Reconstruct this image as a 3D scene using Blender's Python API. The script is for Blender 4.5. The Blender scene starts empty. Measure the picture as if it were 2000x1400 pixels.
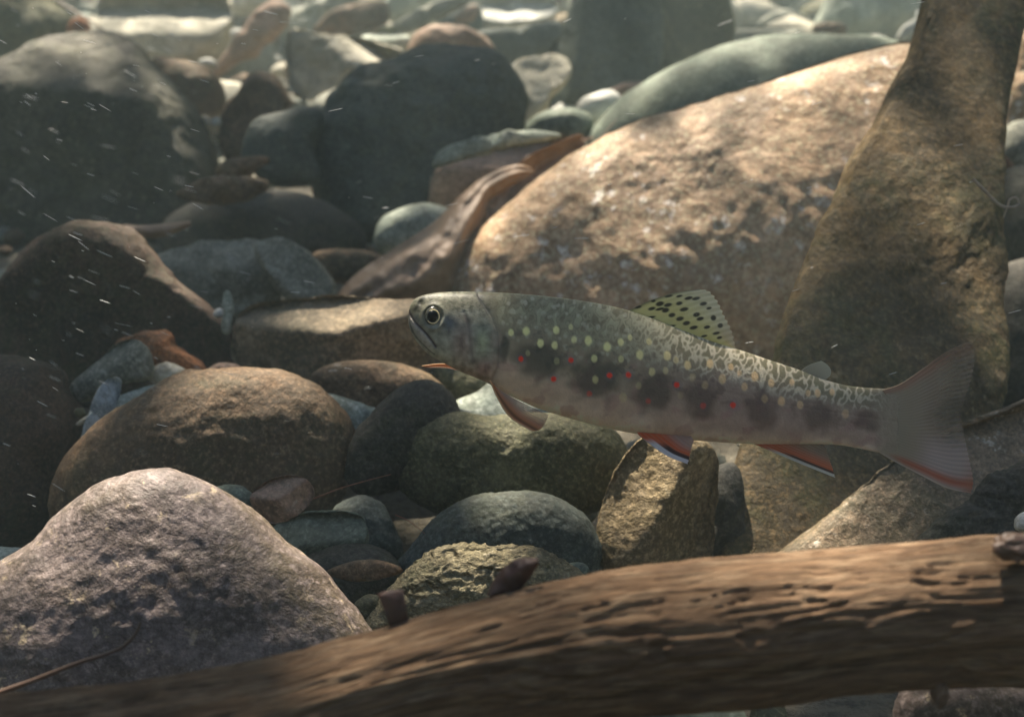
import bpy, bmesh, math, random
import numpy as np
from mathutils import Vector, Matrix

# ------------------------------------------------------------------ camera, world, sun, exposure
S = bpy.context.scene
C = S.collection
F = 2144.0                       # focal length in photo pixels (photo 2000 x 1400)
PITCH = math.radians(24.0)
CAM = np.array([0.0, 0.0, 0.25])
FWD = np.array([0.0, math.cos(PITCH), -math.sin(PITCH)])
UP = np.array([0.0, math.sin(PITCH), math.cos(PITCH)])
RIGHT = np.array([1.0, 0.0, 0.0])

cam_data = bpy.data.cameras.new('camera')
cam = bpy.data.objects.new('camera', cam_data)
C.objects.link(cam)
cam.location = CAM
cam.rotation_euler = (math.pi/2 - PITCH, 0, 0)
cam_data.sensor_width = 36.0
cam_data.lens = 36.0*F/2000.0
cam_data.clip_start = 0.01
cam_data.clip_end = 60.0
cam_data.dof.use_dof = True
cam_data.dof.focus_distance = 0.375
cam_data.dof.aperture_fstop = 12.0
S.camera = cam

SUN_EL = math.radians(56.0)
SUN_AZ = math.radians(-16.0)     # from +Y, towards -X
SUN_DIR = np.array([math.sin(SUN_AZ)*math.cos(SUN_EL), math.cos(SUN_AZ)*math.cos(SUN_EL), math.sin(SUN_EL)])

W = bpy.data.worlds.new('World'); S.world = W; W.use_nodes = True
nt = W.node_tree
for n in list(nt.nodes): nt.nodes.remove(n)
sky = nt.nodes.new('ShaderNodeTexSky'); sky.sky_type = 'NISHITA'; sky.sun_disc = False
sky.sun_elevation = SUN_EL; sky.sun_rotation = SUN_AZ
bg = nt.nodes.new('ShaderNodeBackground'); bg.inputs['Strength'].default_value = 0.095
wo = nt.nodes.new('ShaderNodeOutputWorld')
nt.links.new(sky.outputs[0], bg.inputs[0]); nt.links.new(bg.outputs[0], wo.inputs[0])

sd = bpy.data.lights.new('sun', 'SUN'); sd.energy = 5.0; sd.angle = math.radians(0.5); sd.color = (1.0, 0.95, 0.88)
sun = bpy.data.objects.new('sun', sd); C.objects.link(sun)
sun.rotation_euler = Vector(SUN_DIR).to_track_quat('Z', 'Y').to_euler()
sun.location = tuple(SUN_DIR*3)

S.view_settings.view_transform = 'Standard'
S.view_settings.look = 'None'
S.view_settings.gamma = 1.0
S.view_settings.use_curve_mapping = False
S.view_settings.exposure = 1.3
S.cycles.use_denoising = True
S.cycles.sample_clamp_indirect = 3.0
S.cycles.max_bounces = 8
S.cycles.volume_bounces = 1
S.cycles.transparent_max_bounces = 16
S.cycles.transmission_bounces = 6
S.cycles.caustics_reflective = False
S.cycles.caustics_refractive = False

# ------------------------------------------------------------------ helpers
rng = np.random.default_rng(7)
random.seed(7)

def P(px, py, z):
    """world point(s) that lie at depth z on the view ray of photo pixel (px, py)"""
    px = np.asarray(px, float); py = np.asarray(py, float); z = np.asarray(z, float)
    u = (px-1000.0)/F; v = (py-700.0)/F
    return CAM + z[..., None]*(FWD + u[..., None]*RIGHT - v[..., None]*UP)

def ground_z(py):
    return 0.25/(math.sin(PITCH) + (py-700.0)/F*math.cos(PITCH))

_perm = rng.permutation(256)
_perm = np.concatenate([_perm, _perm, _perm])
_grad = rng.normal(size=(256, 3)); _grad /= np.linalg.norm(_grad, axis=1)[:, None]
def noise3(p):
    p = np.asarray(p, float)
    i = np.floor(p).astype(int); f = p - i
    w = f*f*f*(f*(f*6-15)+10)
    i &= 255
    out = 0
    for dx in (0, 1):
        wx = w[:, 0] if dx else 1-w[:, 0]
        for dy in (0, 1):
            wy = w[:, 1] if dy else 1-w[:, 1]
            for dz in (0, 1):
                wz = w[:, 2] if dz else 1-w[:, 2]
                h = _perm[_perm[_perm[(i[:, 0]+dx) & 255] + ((i[:, 1]+dy) & 255)] + ((i[:, 2]+dz) & 255)]
                g = _grad[h]
                d = g[:, 0]*(f[:, 0]-dx) + g[:, 1]*(f[:, 1]-dy) + g[:, 2]*(f[:, 2]-dz)
                out = out + wx*wy*wz*d
    return out*1.6
def fbm(p, octv=4, gain=0.5):
    a = 1.0; s = 0; q = np.asarray(p, float)
    for k in range(octv):
        s = s + a*noise3(q + 17.3*k); q = q*2.03; a *= gain
    return s
def sstep(a, b, x):
    t = np.clip((x-a)/(b-a), 0, 1); return t*t*(3-2*t)

def tag(o, label=None, cat=None, group=None, kind=None):
    if label: o['label'] = label
    if cat: o['category'] = cat
    if group: o['group'] = group
    if kind: o['kind'] = kind
    return o

def mesh_obj(name, verts, faces, m, parent=None, origin=None, smooth=True, colors=None):
    verts = np.asarray(verts, float)
    o3 = np.zeros(3) if origin is None else np.asarray(origin, float)
    me = bpy.data.meshes.new(name)
    faces = np.asarray(faces)
    me.vertices.add(len(verts)); me.vertices.foreach_set('co', (verts-o3).astype(np.float32).ravel())
    n = faces.shape[1]
    me.loops.add(faces.size); me.loops.foreach_set('vertex_index', faces.astype(np.int32).ravel())
    me.polygons.add(len(faces)); me.polygons.foreach_set('loop_start', np.arange(0, faces.size, n, dtype=np.int32))
    me.update(calc_edges=True)
    if smooth: me.polygons.foreach_set('use_smooth', np.ones(len(faces), bool))
    if colors is not None:
        a = me.color_attributes.new('pigment', 'FLOAT_COLOR', 'POINT')
        a.data.foreach_set('color', np.asarray(colors, np.float32).ravel())
    me.materials.append(m)
    ob = bpy.data.objects.new(name, me); C.objects.link(ob)
    ob.location = tuple(o3)
    if parent is not None:
        ob.parent = parent
        ob.location = tuple(o3 - np.array(parent.location))
    return ob

def thing(name, loc, label, cat, group=None):
    o = bpy.data.objects.new(name, None); C.objects.link(o); o.location = tuple(loc)
    o.empty_display_size = 0.01
    return tag(o, label, cat, group)

_ico = {}
def ico(sub):
    if sub not in _ico:
        bm = bmesh.new(); bmesh.ops.create_icosphere(bm, subdivisions=sub, radius=1.0)
        v = np.array([x.co[:] for x in bm.verts]); v /= np.linalg.norm(v, axis=1)[:, None]
        f = np.array([[a.index for a in x.verts] for x in bm.faces])
        bm.free(); _ico[sub] = (v, f)
    return _ico[sub]

def catmull(pts, n, closed=False):
    pts = np.asarray(pts, float); m = len(pts)
    out = []
    segs = m if closed else m-1
    for i in range(segs):
        if closed: a, b, c, d = pts[(i-1) % m], pts[i], pts[(i+1) % m], pts[(i+2) % m]
        else: a, b, c, d = pts[max(i-1, 0)], pts[i], pts[i+1], pts[min(i+2, m-1)]
        t = np.linspace(0, 1, n, endpoint=False)[:, None]
        out.append(0.5*((2*b)+(-a+c)*t+(2*a-5*b+4*c-d)*t*t+(-a+3*b-3*c+d)*t**3))
    out = np.concatenate(out)
    if not closed: out = np.vstack([out, pts[-1]])
    return out

def resample(pts, n):
    pts = np.asarray(pts, float)
    if len(pts) > 2: pts = catmull(pts, 12)
    d = np.r_[0, np.cumsum(np.linalg.norm(np.diff(pts, axis=0), axis=1))]
    t = np.linspace(0, d[-1], n)
    return np.stack([np.interp(t, d, pts[:, k]) for k in range(pts.shape[1])], 1)

def polyd(x, y, pts):
    """distance of (x,y) to an open polyline, and the fraction along it"""
    pts = catmull(pts, 6) if len(pts) > 2 else np.asarray(pts, float)
    best = np.full(x.shape, 1e9); fr = np.zeros(x.shape); L = len(pts)-1
    for i in range(L):
        ax, ay = pts[i]; bx, by = pts[i+1]
        dx, dy = bx-ax, by-ay; l2 = dx*dx+dy*dy+1e-9
        t = np.clip(((x-ax)*dx+(y-ay)*dy)/l2, 0, 1)
        d = np.hypot(x-ax-t*dx, y-ay-t*dy)
        m = d < best
        best = np.where(m, d, best); fr = np.where(m, (i+t)/L, fr)
    return best, fr

# ------------------------------------------------------------------ materials
def new_mat(name):
    m = bpy.data.materials.new(name); m.use_nodes = True
    t = m.node_tree; b = t.nodes['Principled BSDF']
    return m, t, b
def N(t, kind, **kw):
    n = t.nodes.new(kind)
    for k, v in kw.items():
        if k in n.inputs: n.inputs[k].default_value = v
        else: setattr(n, k, v)
    return n
def noise_node(t, vec, scale, detail=6, rough=0.6, dist=0.0):
    n = N(t, 'ShaderNodeTexNoise', Scale=scale, Detail=detail, Roughness=rough, Distortion=dist)
    t.links.new(vec, n.inputs['Vector']); return n.outputs['Fac']
def remap(t, val, a, b, c=0.0, d=1.0):
    n = N(t, 'ShaderNodeMapRange'); n.clamp = True
    n.interpolation_type = 'SMOOTHSTEP'
    t.links.new(val, n.inputs['Value'])
    for k, v in zip(('From Min', 'From Max', 'To Min', 'To Max'), (a, b, c, d)): n.inputs[k].default_value = v
    return n.outputs['Result']
def mixc(t, fac, a, b):
    n = N(t, 'ShaderNodeMix', data_type='RGBA')
    if hasattr(fac, 'links'): t.links.new(fac, n.inputs[0])
    else: n.inputs[0].default_value = fac
    for s, v in ((6, a), (7, b)):
        if hasattr(v, 'links'): t.links.new(v, n.inputs[s])
        else: n.inputs[s].default_value = (*v, 1)
    return n.outputs[2]
def mathn(t, op, a, b):
    n = N(t, 'ShaderNodeMath', operation=op)
    for s, v in ((0, a), (1, b)):
        if hasattr(v, 'links'): t.links.new(v, n.inputs[s])
        else: n.inputs[s].default_value = v
    return n.outputs[0]

def stone_mat(name, c1, c2, speck, algae=(0.07, 0.075, 0.035), s=22.0, speck_amt=0.35, algae_amt=0.5,
              bump=1.0, rough=0.75, stretch=(1, 1, 1), pits=0.0, silt=0.22):
    def sat(c, k=1.22):
        g = sum(c)/3; return tuple(max(0.012, g+(x-g)*k) for x in c)
    c1, c2, speck = sat(c1), sat(c2), sat(speck, 1.1)
    m, t, b = new_mat(name)
    tc = N(t, 'ShaderNodeTexCoord'); oi = N(t, 'ShaderNodeObjectInfo')
    off = N(t, 'ShaderNodeVectorMath', operation='MULTIPLY_ADD')
    cmb = N(t, 'ShaderNodeCombineXYZ')
    for k in range(3): t.links.new(oi.outputs['Random'], cmb.inputs[k])
    mp = N(t, 'ShaderNodeMapping'); mp.inputs['Scale'].default_value = stretch
    mp.inputs['Rotation'].default_value = (0.3, 0.5, 0.4)
    t.links.new(tc.outputs['Object'], mp.inputs['Vector'])
    t.links.new(cmb.outputs[0], off.inputs[0]); off.inputs[1].default_value = (3.7, 5.1, 2.3)
    t.links.new(mp.outputs[0], off.inputs[2])
    v = off.outputs[0]
    n1 = noise_node(t, v, s, 9, 0.65, 0.6)
    col = mixc(t, remap(t, n1, 0.42, 0.58), c1, tuple(x*0.85 for x in c2))
    n1b = noise_node(t, v, s*5, 6, 0.7, 0.3)
    col = mixc(t, remap(t, n1b, 0.42, 0.64, 0.0, 0.75), col, tuple(x*0.45 for x in c1))
    n2 = noise_node(t, v, s*0.7, 5, 0.6, 1.5)
    n2b = noise_node(t, v, s*8, 4, 0.6)
    al = mathn(t, 'MULTIPLY', remap(t, n2, 0.45, 0.62), remap(t, n2b, 0.3, 0.6))
    al = mathn(t, 'MULTIPLY', al, algae_amt)
    col = mixc(t, al, col, algae)
    n3 = noise_node(t, v, s*7, 5, 0.75, 0.2)
    n3b = noise_node(t, v, s*1.3, 3, 0.6, 0.8)
    sp = mathn(t, 'MULTIPLY', remap(t, n3, 0.56, 0.66), remap(t, n3b, 0.42, 0.6))
    sp = mathn(t, 'MULTIPLY', sp, speck_amt*2)
    col = mixc(t, sp, col, speck)
    ng = noise_node(t, v, s*26, 3, 0.8)
    col = mixc(t, remap(t, ng, 0.50, 0.68, 0.0, 0.55), col, tuple(min(.8, x*1.9+.02) for x in c1))
    col = mixc(t, remap(t, ng, 0.50, 0.34, 0.0, 0.55), col, tuple(x*0.35 for x in c2))
    # stain and mineral lines
    nv = noise_node(t, v, s*0.9, 4, 0.55, 2.5)
    vn = mathn(t, 'ABSOLUTE', mathn(t, 'SUBTRACT', nv, 0.5), 0)
    col = mixc(t, remap(t, vn, 0.012, 0.0, 0.0, 0.5), col, tuple(x*0.4 for x in c2))
    # fine silt that has settled on upward faces
    geo = N(t, 'ShaderNodeNewGeometry'); sx = N(t, 'ShaderNodeSeparateXYZ')
    t.links.new(geo.outputs['Normal'], sx.inputs[0])
    si = mathn(t, 'MULTIPLY', remap(t, sx.outputs[2], 0.35, 0.95), remap(t, n1b, 0.3, 0.6))
    si = mathn(t, 'MULTIPLY', si, silt)
    col = mixc(t, si, col, tuple(0.45*a+0.55*q for a, q in zip(c2, (0.30, 0.27, 0.21))))
    t.links.new(col, b.inputs['Base Color'])
    b.inputs['Roughness'].default_value = rough
    b.inputs['Specular IOR Level'].default_value = 0.25
    h = mathn(t, 'ADD', n1, mathn(t, 'MULTIPLY', n1b, 0.5))
    n4 = noise_node(t, v, s*22, 4, 0.7)
    h = mathn(t, 'ADD', h, mathn(t, 'MULTIPLY', n4, 0.22))
    h = mathn(t, 'ADD', h, mathn(t, 'MULTIPLY', al, 0.15))
    if pits:
        vo = N(t, 'ShaderNodeTexVoronoi', Scale=s*4.5); vo.feature = 'SMOOTH_F1'
        wv = N(t, 'ShaderNodeVectorMath', operation='MULTIPLY_ADD')
        nz = N(t, 'ShaderNodeTexNoise', Scale=s*3, Detail=3.0); t.links.new(v, nz.inputs['Vector'])
        t.links.new(nz.outputs['Color'], wv.inputs[0]); wv.inputs[1].default_value = (0.03,)*3
        t.links.new(v, wv.inputs[2]); t.links.new(wv.outputs[0], vo.inputs['Vector'])
        h = mathn(t, 'ADD', h, mathn(t, 'MULTIPLY', remap(t, vo.outputs['Distance'], 0.05, 0.5), pits))
    bp = N(t, 'ShaderNodeBump', Strength=0.9, Distance=0.004*bump)
    t.links.new(h, bp.inputs['Height']); t.links.new(bp.outputs[0], b.inputs['Normal'])
    return m

M = {}
M['brown'] = stone_mat('brown_stone', (0.18, 0.12, 0.075), (0.105, 0.075, 0.048), (0.34, 0.25, 0.16), s=18)
M['olive'] = stone_mat('olive_stone', (0.155, 0.145, 0.085), (0.09, 0.09, 0.055), (0.30, 0.27, 0.16), s=20, algae_amt=0.7)
M['slate'] = stone_mat('slate_stone', (0.10, 0.115, 0.10), (0.06, 0.072, 0.065), (0.26, 0.28, 0.23), s=20, speck_amt=0.2, bump=0.6)
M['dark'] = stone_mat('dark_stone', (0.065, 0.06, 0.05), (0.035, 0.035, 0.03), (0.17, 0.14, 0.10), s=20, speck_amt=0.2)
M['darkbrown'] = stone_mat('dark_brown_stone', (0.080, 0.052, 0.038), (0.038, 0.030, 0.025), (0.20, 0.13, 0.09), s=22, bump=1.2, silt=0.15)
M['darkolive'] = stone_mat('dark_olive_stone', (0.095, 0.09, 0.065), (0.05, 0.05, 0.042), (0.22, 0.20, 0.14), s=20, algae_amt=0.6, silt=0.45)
M['grey'] = stone_mat('grey_stone', (0.30, 0.30, 0.245), (0.19, 0.195, 0.16), (0.44, 0.43, 0.36), s=20, algae_amt=0.35)
M['greengrey'] = stone_mat('green_grey_stone', (0.20, 0.23, 0.18), (0.13, 0.155, 0.12), (0.34, 0.37, 0.30), s=14, speck_amt=0.15, algae_amt=0.25, bump=0.35)
M['tan'] = stone_mat('tan_stone', (0.36, 0.28, 0.18), (0.25, 0.195, 0.115), (0.56, 0.46, 0.30), s=18, algae=(0.13, 0.10, 0.035), algae_amt=0.5)
M['pinktan'] = stone_mat('pink_tan_stone', (0.36, 0.25, 0.19), (0.26, 0.20, 0.15), (0.5, 0.42, 0.33), s=16, algae_amt=0.2, bump=0.5)
M['greytan'] = stone_mat('grey_tan_stone', (0.29, 0.23, 0.16), (0.20, 0.17, 0.12), (0.46, 0.39, 0.28), s=16, algae_amt=0.3, bump=0.8)
M['rust'] = stone_mat('rust_stone', (0.36, 0.16, 0.08), (0.26, 0.14, 0.08), (0.5, 0.32, 0.2), s=22, algae_amt=0.3)
M['pale'] = stone_mat('pale_stone', (0.60, 0.56, 0.44), (0.44, 0.41, 0.31), (0.7, 0.66, 0.52), s=18, algae_amt=0.25)
M['palegreen'] = stone_mat('pale_green_stone', (0.42, 0.46, 0.38), (0.28, 0.32, 0.26), (0.6, 0.62, 0.52), s=18, algae_amt=0.2, bump=0.6)
M['white'] = stone_mat('white_stone', (0.72, 0.71, 0.64), (0.58, 0.58, 0.5), (0.8, 0.8, 0.76), s=18, speck_amt=0.2, algae_amt=0.12, bump=0.4)
M['bluewhite'] = stone_mat('blue_white_stone', (0.50, 0.58, 0.62), (0.22, 0.27, 0.28), (0.75, 0.8, 0.82), s=40, stretch=(3, 3, 0.5), algae_amt=0.1, bump=0.7)
M['boulder'] = stone_mat('mottled_boulder', (0.62, 0.43, 0.29), (0.34, 0.225, 0.14), (0.88, 0.81, 0.73), algae=(0.28, 0.15, 0.045), s=15, speck_amt=1.1, algae_amt=0.4, bump=0.85, rough=0.55, pits=0.1)
M['wedge'] = stone_mat('algae_wedge_rock', (0.165, 0.112, 0.056), (0.08, 0.06, 0.030), (0.34, 0.26, 0.15), algae=(0.085, 0.085, 0.028), s=16, stretch=(1, 1, 0.55), speck_amt=0.4, algae_amt=0.75, bump=1.3)
M['purple'] = stone_mat('purple_grey_rock', (0.19, 0.155, 0.142), (0.095, 0.072, 0.057), (0.60, 0.48, 0.32), algae=(0.13, 0.10, 0.05), s=15, speck_amt=0.6, algae_amt=0.7, bump=0.7, rough=0.55, pits=0.05, silt=0.12)
M['porous'] = stone_mat('porous_stone', (0.36, 0.31, 0.20), (0.24, 0.21, 0.13), (0.55, 0.49, 0.36), algae=(0.09, 0.10, 0.05), s=24, speck_amt=0.5, algae_amt=0.7, bump=2.0, stretch=(1, 1, 1.8), pits=0.9)
M['slab'] = stone_mat('glittering_slab', (0.30, 0.22, 0.15), (0.20, 0.16, 0.10), (0.70, 0.62, 0.50), s=22, speck_amt=0.5, algae_amt=0.45, bump=0.8, rough=0.5)

def bed_mat():
    m, t, b = new_mat('streambed_silt')
    tc = N(t, 'ShaderNodeTexCoord')
    n1 = noise_node(t, tc.outputs['Object'], 14, 8); n2 = noise_node(t, tc.outputs['Object'], 160, 5)
    c = mixc(t, remap(t, n1, 0.35, 0.65), (0.10, 0.085, 0.055), (0.16, 0.14, 0.10))
    c = mixc(t, remap(t, n2, 0.4, 0.7), c, (0.06, 0.055, 0.04))
    t.links.new(c, b.inputs['Base Color']); b.inputs['Roughness'].default_value = 0.9
    bp = N(t, 'ShaderNodeBump', Distance=0.006); t.links.new(n2, bp.inputs['Height']); t.links.new(bp.outputs[0], b.inputs['Normal'])
    return m
M['bed'] = bed_mat()

# ------------------------------------------------------------------ the setting: bed, water surface, haze, added leaf layer that shapes the sun
def make_bed():
    n = 260
    gx = np.sinh(np.linspace(-3.2, 3.2, n))/math.sinh(3.2)*9.0
    gy = 0.9 + np.sinh(np.linspace(-3.2, 3.2, n))/math.sinh(3.2)*9.0
    X, Y = np.meshgrid(gx, gy)
    p = np.stack([X.ravel(), Y.ravel(), np.zeros(n*n)], 1)
    z = -0.028 + 0.018*fbm(p*4.0, 4)
    p[:, 2] = z
    i = np.arange(n-1); I, J = np.meshgrid(i, i); a = (J*n+I).ravel()
    f = np.stack([a, a+1, a+n+1, a+n], 1)
    tag(mesh_obj('streambed', p, f, M['bed']), kind='structure')
make_bed()

WATER_Z = 0.62
def make_water():
    m, t, b = new_mat('rippled_water_surface'); t.nodes.remove(b)
    out = t.nodes['Material Output']
    geo = N(t, 'ShaderNodeNewGeometry'); tc = N(t, 'ShaderNodeTexCoord')
    sx = N(t, 'ShaderNodeSeparateXYZ'); t.links.new(geo.outputs['Incoming'], sx.inputs[0])
    co = mathn(t, 'ABSOLUTE', sx.outputs[2], 0)
    win = remap(t, co, 0.60, 0.72)                        # inside Snell's window light passes, outside it is mirrored
    # ripple lensing imitated by a bright net painted into the tint, about 5 cm wide meshes
    nz = N(t, 'ShaderNodeTexNoise', Scale=9.0, Detail=2.0); t.links.new(tc.outputs['Object'], nz.inputs['Vector'])
    wv = N(t, 'ShaderNodeVectorMath', operation='MULTIPLY_ADD'); t.links.new(nz.outputs['Color'], wv.inputs[0])
    wv.inputs[1].default_value = (0.10,)*3; t.links.new(tc.outputs['Object'], wv.inputs[2])
    vo = N(t, 'ShaderNodeTexVoronoi', Scale=13.0); vo.feature = 'DISTANCE_TO_EDGE'; t.links.new(wv.outputs[0], vo.inputs['Vector'])
    li = remap(t, vo.outputs['Distance'], 0.0, 0.28, 1.5, 0.55)
    tint = N(t, 'ShaderNodeCombineXYZ')
    t.links.new(li, tint.inputs[0]); t.links.new(mathn(t, 'MULTIPLY', li, 0.95), tint.inputs[1]); t.links.new(mathn(t, 'MULTIPLY', li, 0.87), tint.inputs[2])   # tea coloured stream water
    tr = N(t, 'ShaderNodeBsdfTransparent'); t.links.new(tint.outputs[0], tr.inputs[0])
    gl = N(t, 'ShaderNodeBsdfGlossy', Roughness=0.12); gl.inputs[0].default_value = (0.9, 0.95, 0.92, 1)
    mx = N(t, 'ShaderNodeMixShader'); t.links.new(win, mx.inputs[0]); t.links.new(gl.outputs[0], mx.inputs[1]); t.links.new(tr.outputs[0], mx.inputs[2])
    t.links.new(mx.outputs[0], out.inputs['Surface'])
    n = 120
    gx = np.linspace(-9, 9, n); X, Y = np.meshgrid(gx, gx+0.9)
    p = np.stack([X.ravel(), Y.ravel(), np.zeros(n*n)], 1)
    p[:, 2] = WATER_Z + 0.006*fbm(p*5, 2)
    i = np.arange(n-1); I, J = np.meshgrid(i, i); a = (J*n+I).ravel()
    tag(mesh_obj('water_surface', p, np.stack([a, a+1, a+n+1, a+n], 1), m), kind='structure')
make_water()

HAZE = 0.092
def make_haze():
    m, t, b = new_mat('water_haze'); t.nodes.remove(b)
    pv = N(t, 'ShaderNodeVolumePrincipled'); pv.inputs['Density'].default_value = HAZE
    pv.inputs['Color'].default_value = (0.74, 0.92, 0.93, 1); pv.inputs['Anisotropy'].default_value = 0.1
    t.links.new(pv.outputs[0], t.nodes['Material Output'].inputs['Volume'])
    x0, x1, y0, y1, z0, z1 = -9.5, 9.5, -8.6, 10.4, -1.1, 0.60
    v = [(x, y, z) for z in (z0, z1) for y in (y0, y1) for x in (x0, x1)]
    f = [(0, 2, 3, 1), (4, 5, 7, 6), (0, 1, 5, 4), (2, 6, 7, 3), (0, 4, 6, 2), (1, 3, 7, 5)]
    tag(mesh_obj('haze', v, f, m, smooth=False), kind='stuff')
make_haze()

def make_sun_mask():
    """added, unseen leaf layer that blocks the sun, with gaps aimed at chosen spots"""
    H = 3.2
    k = (H)/SUN_DIR[2]
    gaps = []   # (photo x, photo y, depth, radius_x, radius_y) where sun falls
    for (px, py, z, rx, ry) in [
        (1330, 290, 0.66, 0.055, 0.035), (1480, 240, 0.66, 0.05, 0.04), (1400, 380, 0.63, 0.04, 0.04), (1180, 370, 0.66, 0.03, 0.025), (1060, 420, 0.66, 0.03, 0.03), (1480, 320, 0.63, 0.05, 0.035), (1250, 400, 0.64, 0.03, 0.03), (1560, 250, 0.67, 0.05, 0.04), (1680, 160, 0.70, 0.04, 0.035), (970, 500, 0.66, 0.018, 0.022), (1600, 200, 0.69, 0.035, 0.035),
        (150, 1060, 0.34, 0.030, 0.030), (330, 960, 0.35, 0.035, 0.022), (30, 1180, 0.33, 0.03, 0.03), (520, 1060, 0.34, 0.024, 0.022), (640, 1160, 0.34, 0.018, 0.02),
        (600, 650, 0.56, 0.022, 0.022), (1250, 925, 0.44, 0.022, 0.024), (1700, 1130, 0.26, 0.02, 0.014), (1820, 1120, 0.26, 0.02, 0.014),
        (400, 10, 1.5, 0.16, 0.10), (280, 5, 1.45, 0.07, 0.08), (1010, 20, 1.7, 0.14, 0.10), (480, 10, 1.6, 0.1, 0.1), (680, 110, 1.1, 0.10, 0.05),
        (1735, 170, 0.61, 0.012, 0.02), (1650, 370, 0.57, 0.010, 0.02), (1990, 160, 0.85, 0.06, 0.06), (1070, 140, 1.05, 0.05, 0.04), (408, 122, 1.02, 0.02, 0.02),
        (1100, 290, 0.72, 0.04, 0.025), (540, 50, 1.3, 0.08, 0.05), (1715, 77, 1.1, 0.04, 0.03), (930, 60, 1.2, 0.05, 0.04), (1170, 200, 0.95, 0.03, 0.03),
        (1690, 60, 1.6, 0.10, 0.08), (1790, 40, 1.5, 0.05, 0.05), (430, 600, 0.6, 0.012, 0.012), (310, 660, 0.56, 0.016, 0.012), (1450, 120, 0.93, 0.14, 0.05), (680, 190, 1.0, 0.07, 0.03), (1080, 290, 0.765, 0.03, 0.02), (760, 1200, 0.26, 0.012, 0.008), (1080, 1130, 0.262, 0.016, 0.010), (1350, 1100, 0.264, 0.024, 0.016), (1550, 1090, 0.264, 0.02, 0.016),
        (1650, 1010, 0.45, 0.02, 0.02), (1800, 1370, 0.31, 0.02, 0.02), (880, 1080, 0.38, 0.015, 0.015)]:
        gaps.append((P(px, py, z), rx, ry))
    pts = []
    n = 13000
    # the region of the stream that the added leaves shade, projected up along the sun direction
    q = np.stack([rng.uniform(-1.7, 1.7, n), rng.uniform(-1.3, 2.4, n)], 1)
    keep = np.ones(n, bool)
    for (g, rx, ry) in gaps:
        gz = g[2]
        # ground-plane point of the beam through g
        gx = g[0] - SUN_DIR[0]/SUN_DIR[2]*gz; gy = g[1] - SUN_DIR[1]/SUN_DIR[2]*gz
        r = ((q[:, 0]-gx)/(rx+min(.024, .45*rx+.007)))**2 + ((q[:, 1]-gy)/(ry+min(.024, .45*ry+.007)))**2
        keep &= r > 1
    far = sstep(0.68, 1.08, q[:, 1])
    keep &= rng.random(n) > far*0.92
    q = q[keep]; n = len(q)
    zz = H + rng.uniform(-0.12, 0.12, n)
    cen = np.stack([q[:, 0]+SUN_DIR[0]/SUN_DIR[2]*zz, q[:, 1]+SUN_DIR[1]/SUN_DIR[2]*zz, zz], 1)
    L = rng.uniform(0.028, 0.048, n); A = rng.uniform(0, 2*math.pi, n)
    leaf = np.array([(-1, 0), (-0.3, 0.55), (0.4, 0.5), (1.1, 0), (0.4, -0.5), (-0.3, -0.55)])
    ca, sa = np.cos(A), np.sin(A)
    tx = rng.uniform(-0.35, 0.35, n); ty = rng.uniform(-0.35, 0.35, n)
    V = np.zeros((n, 6, 3))
    for j, (a, b_) in enumerate(leaf):
        x = (a*ca - b_*sa)*L; y = (a*sa + b_*ca)*L
        V[:, j] = cen + np.stack([x, y, x*tx + y*ty], 1)
    base = np.arange(n)[:, None]*6
    f = np.concatenate([base+np.array([0, 1, 2, 3]), base+np.array([0, 3, 4, 5])])
    m, t, b = new_mat('sun_mask_leaf')
    b.inputs['Base Color'].default_value = (0.06, 0.10, 0.03, 1); b.inputs['Roughness'].default_value = 0.5
    tag(mesh_obj('sun_mask_leaves', V.reshape(-1, 3), f, m, smooth=False), kind='stuff')  # unseen leaf layer, added to shape the sunlight
make_sun_mask()

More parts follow.
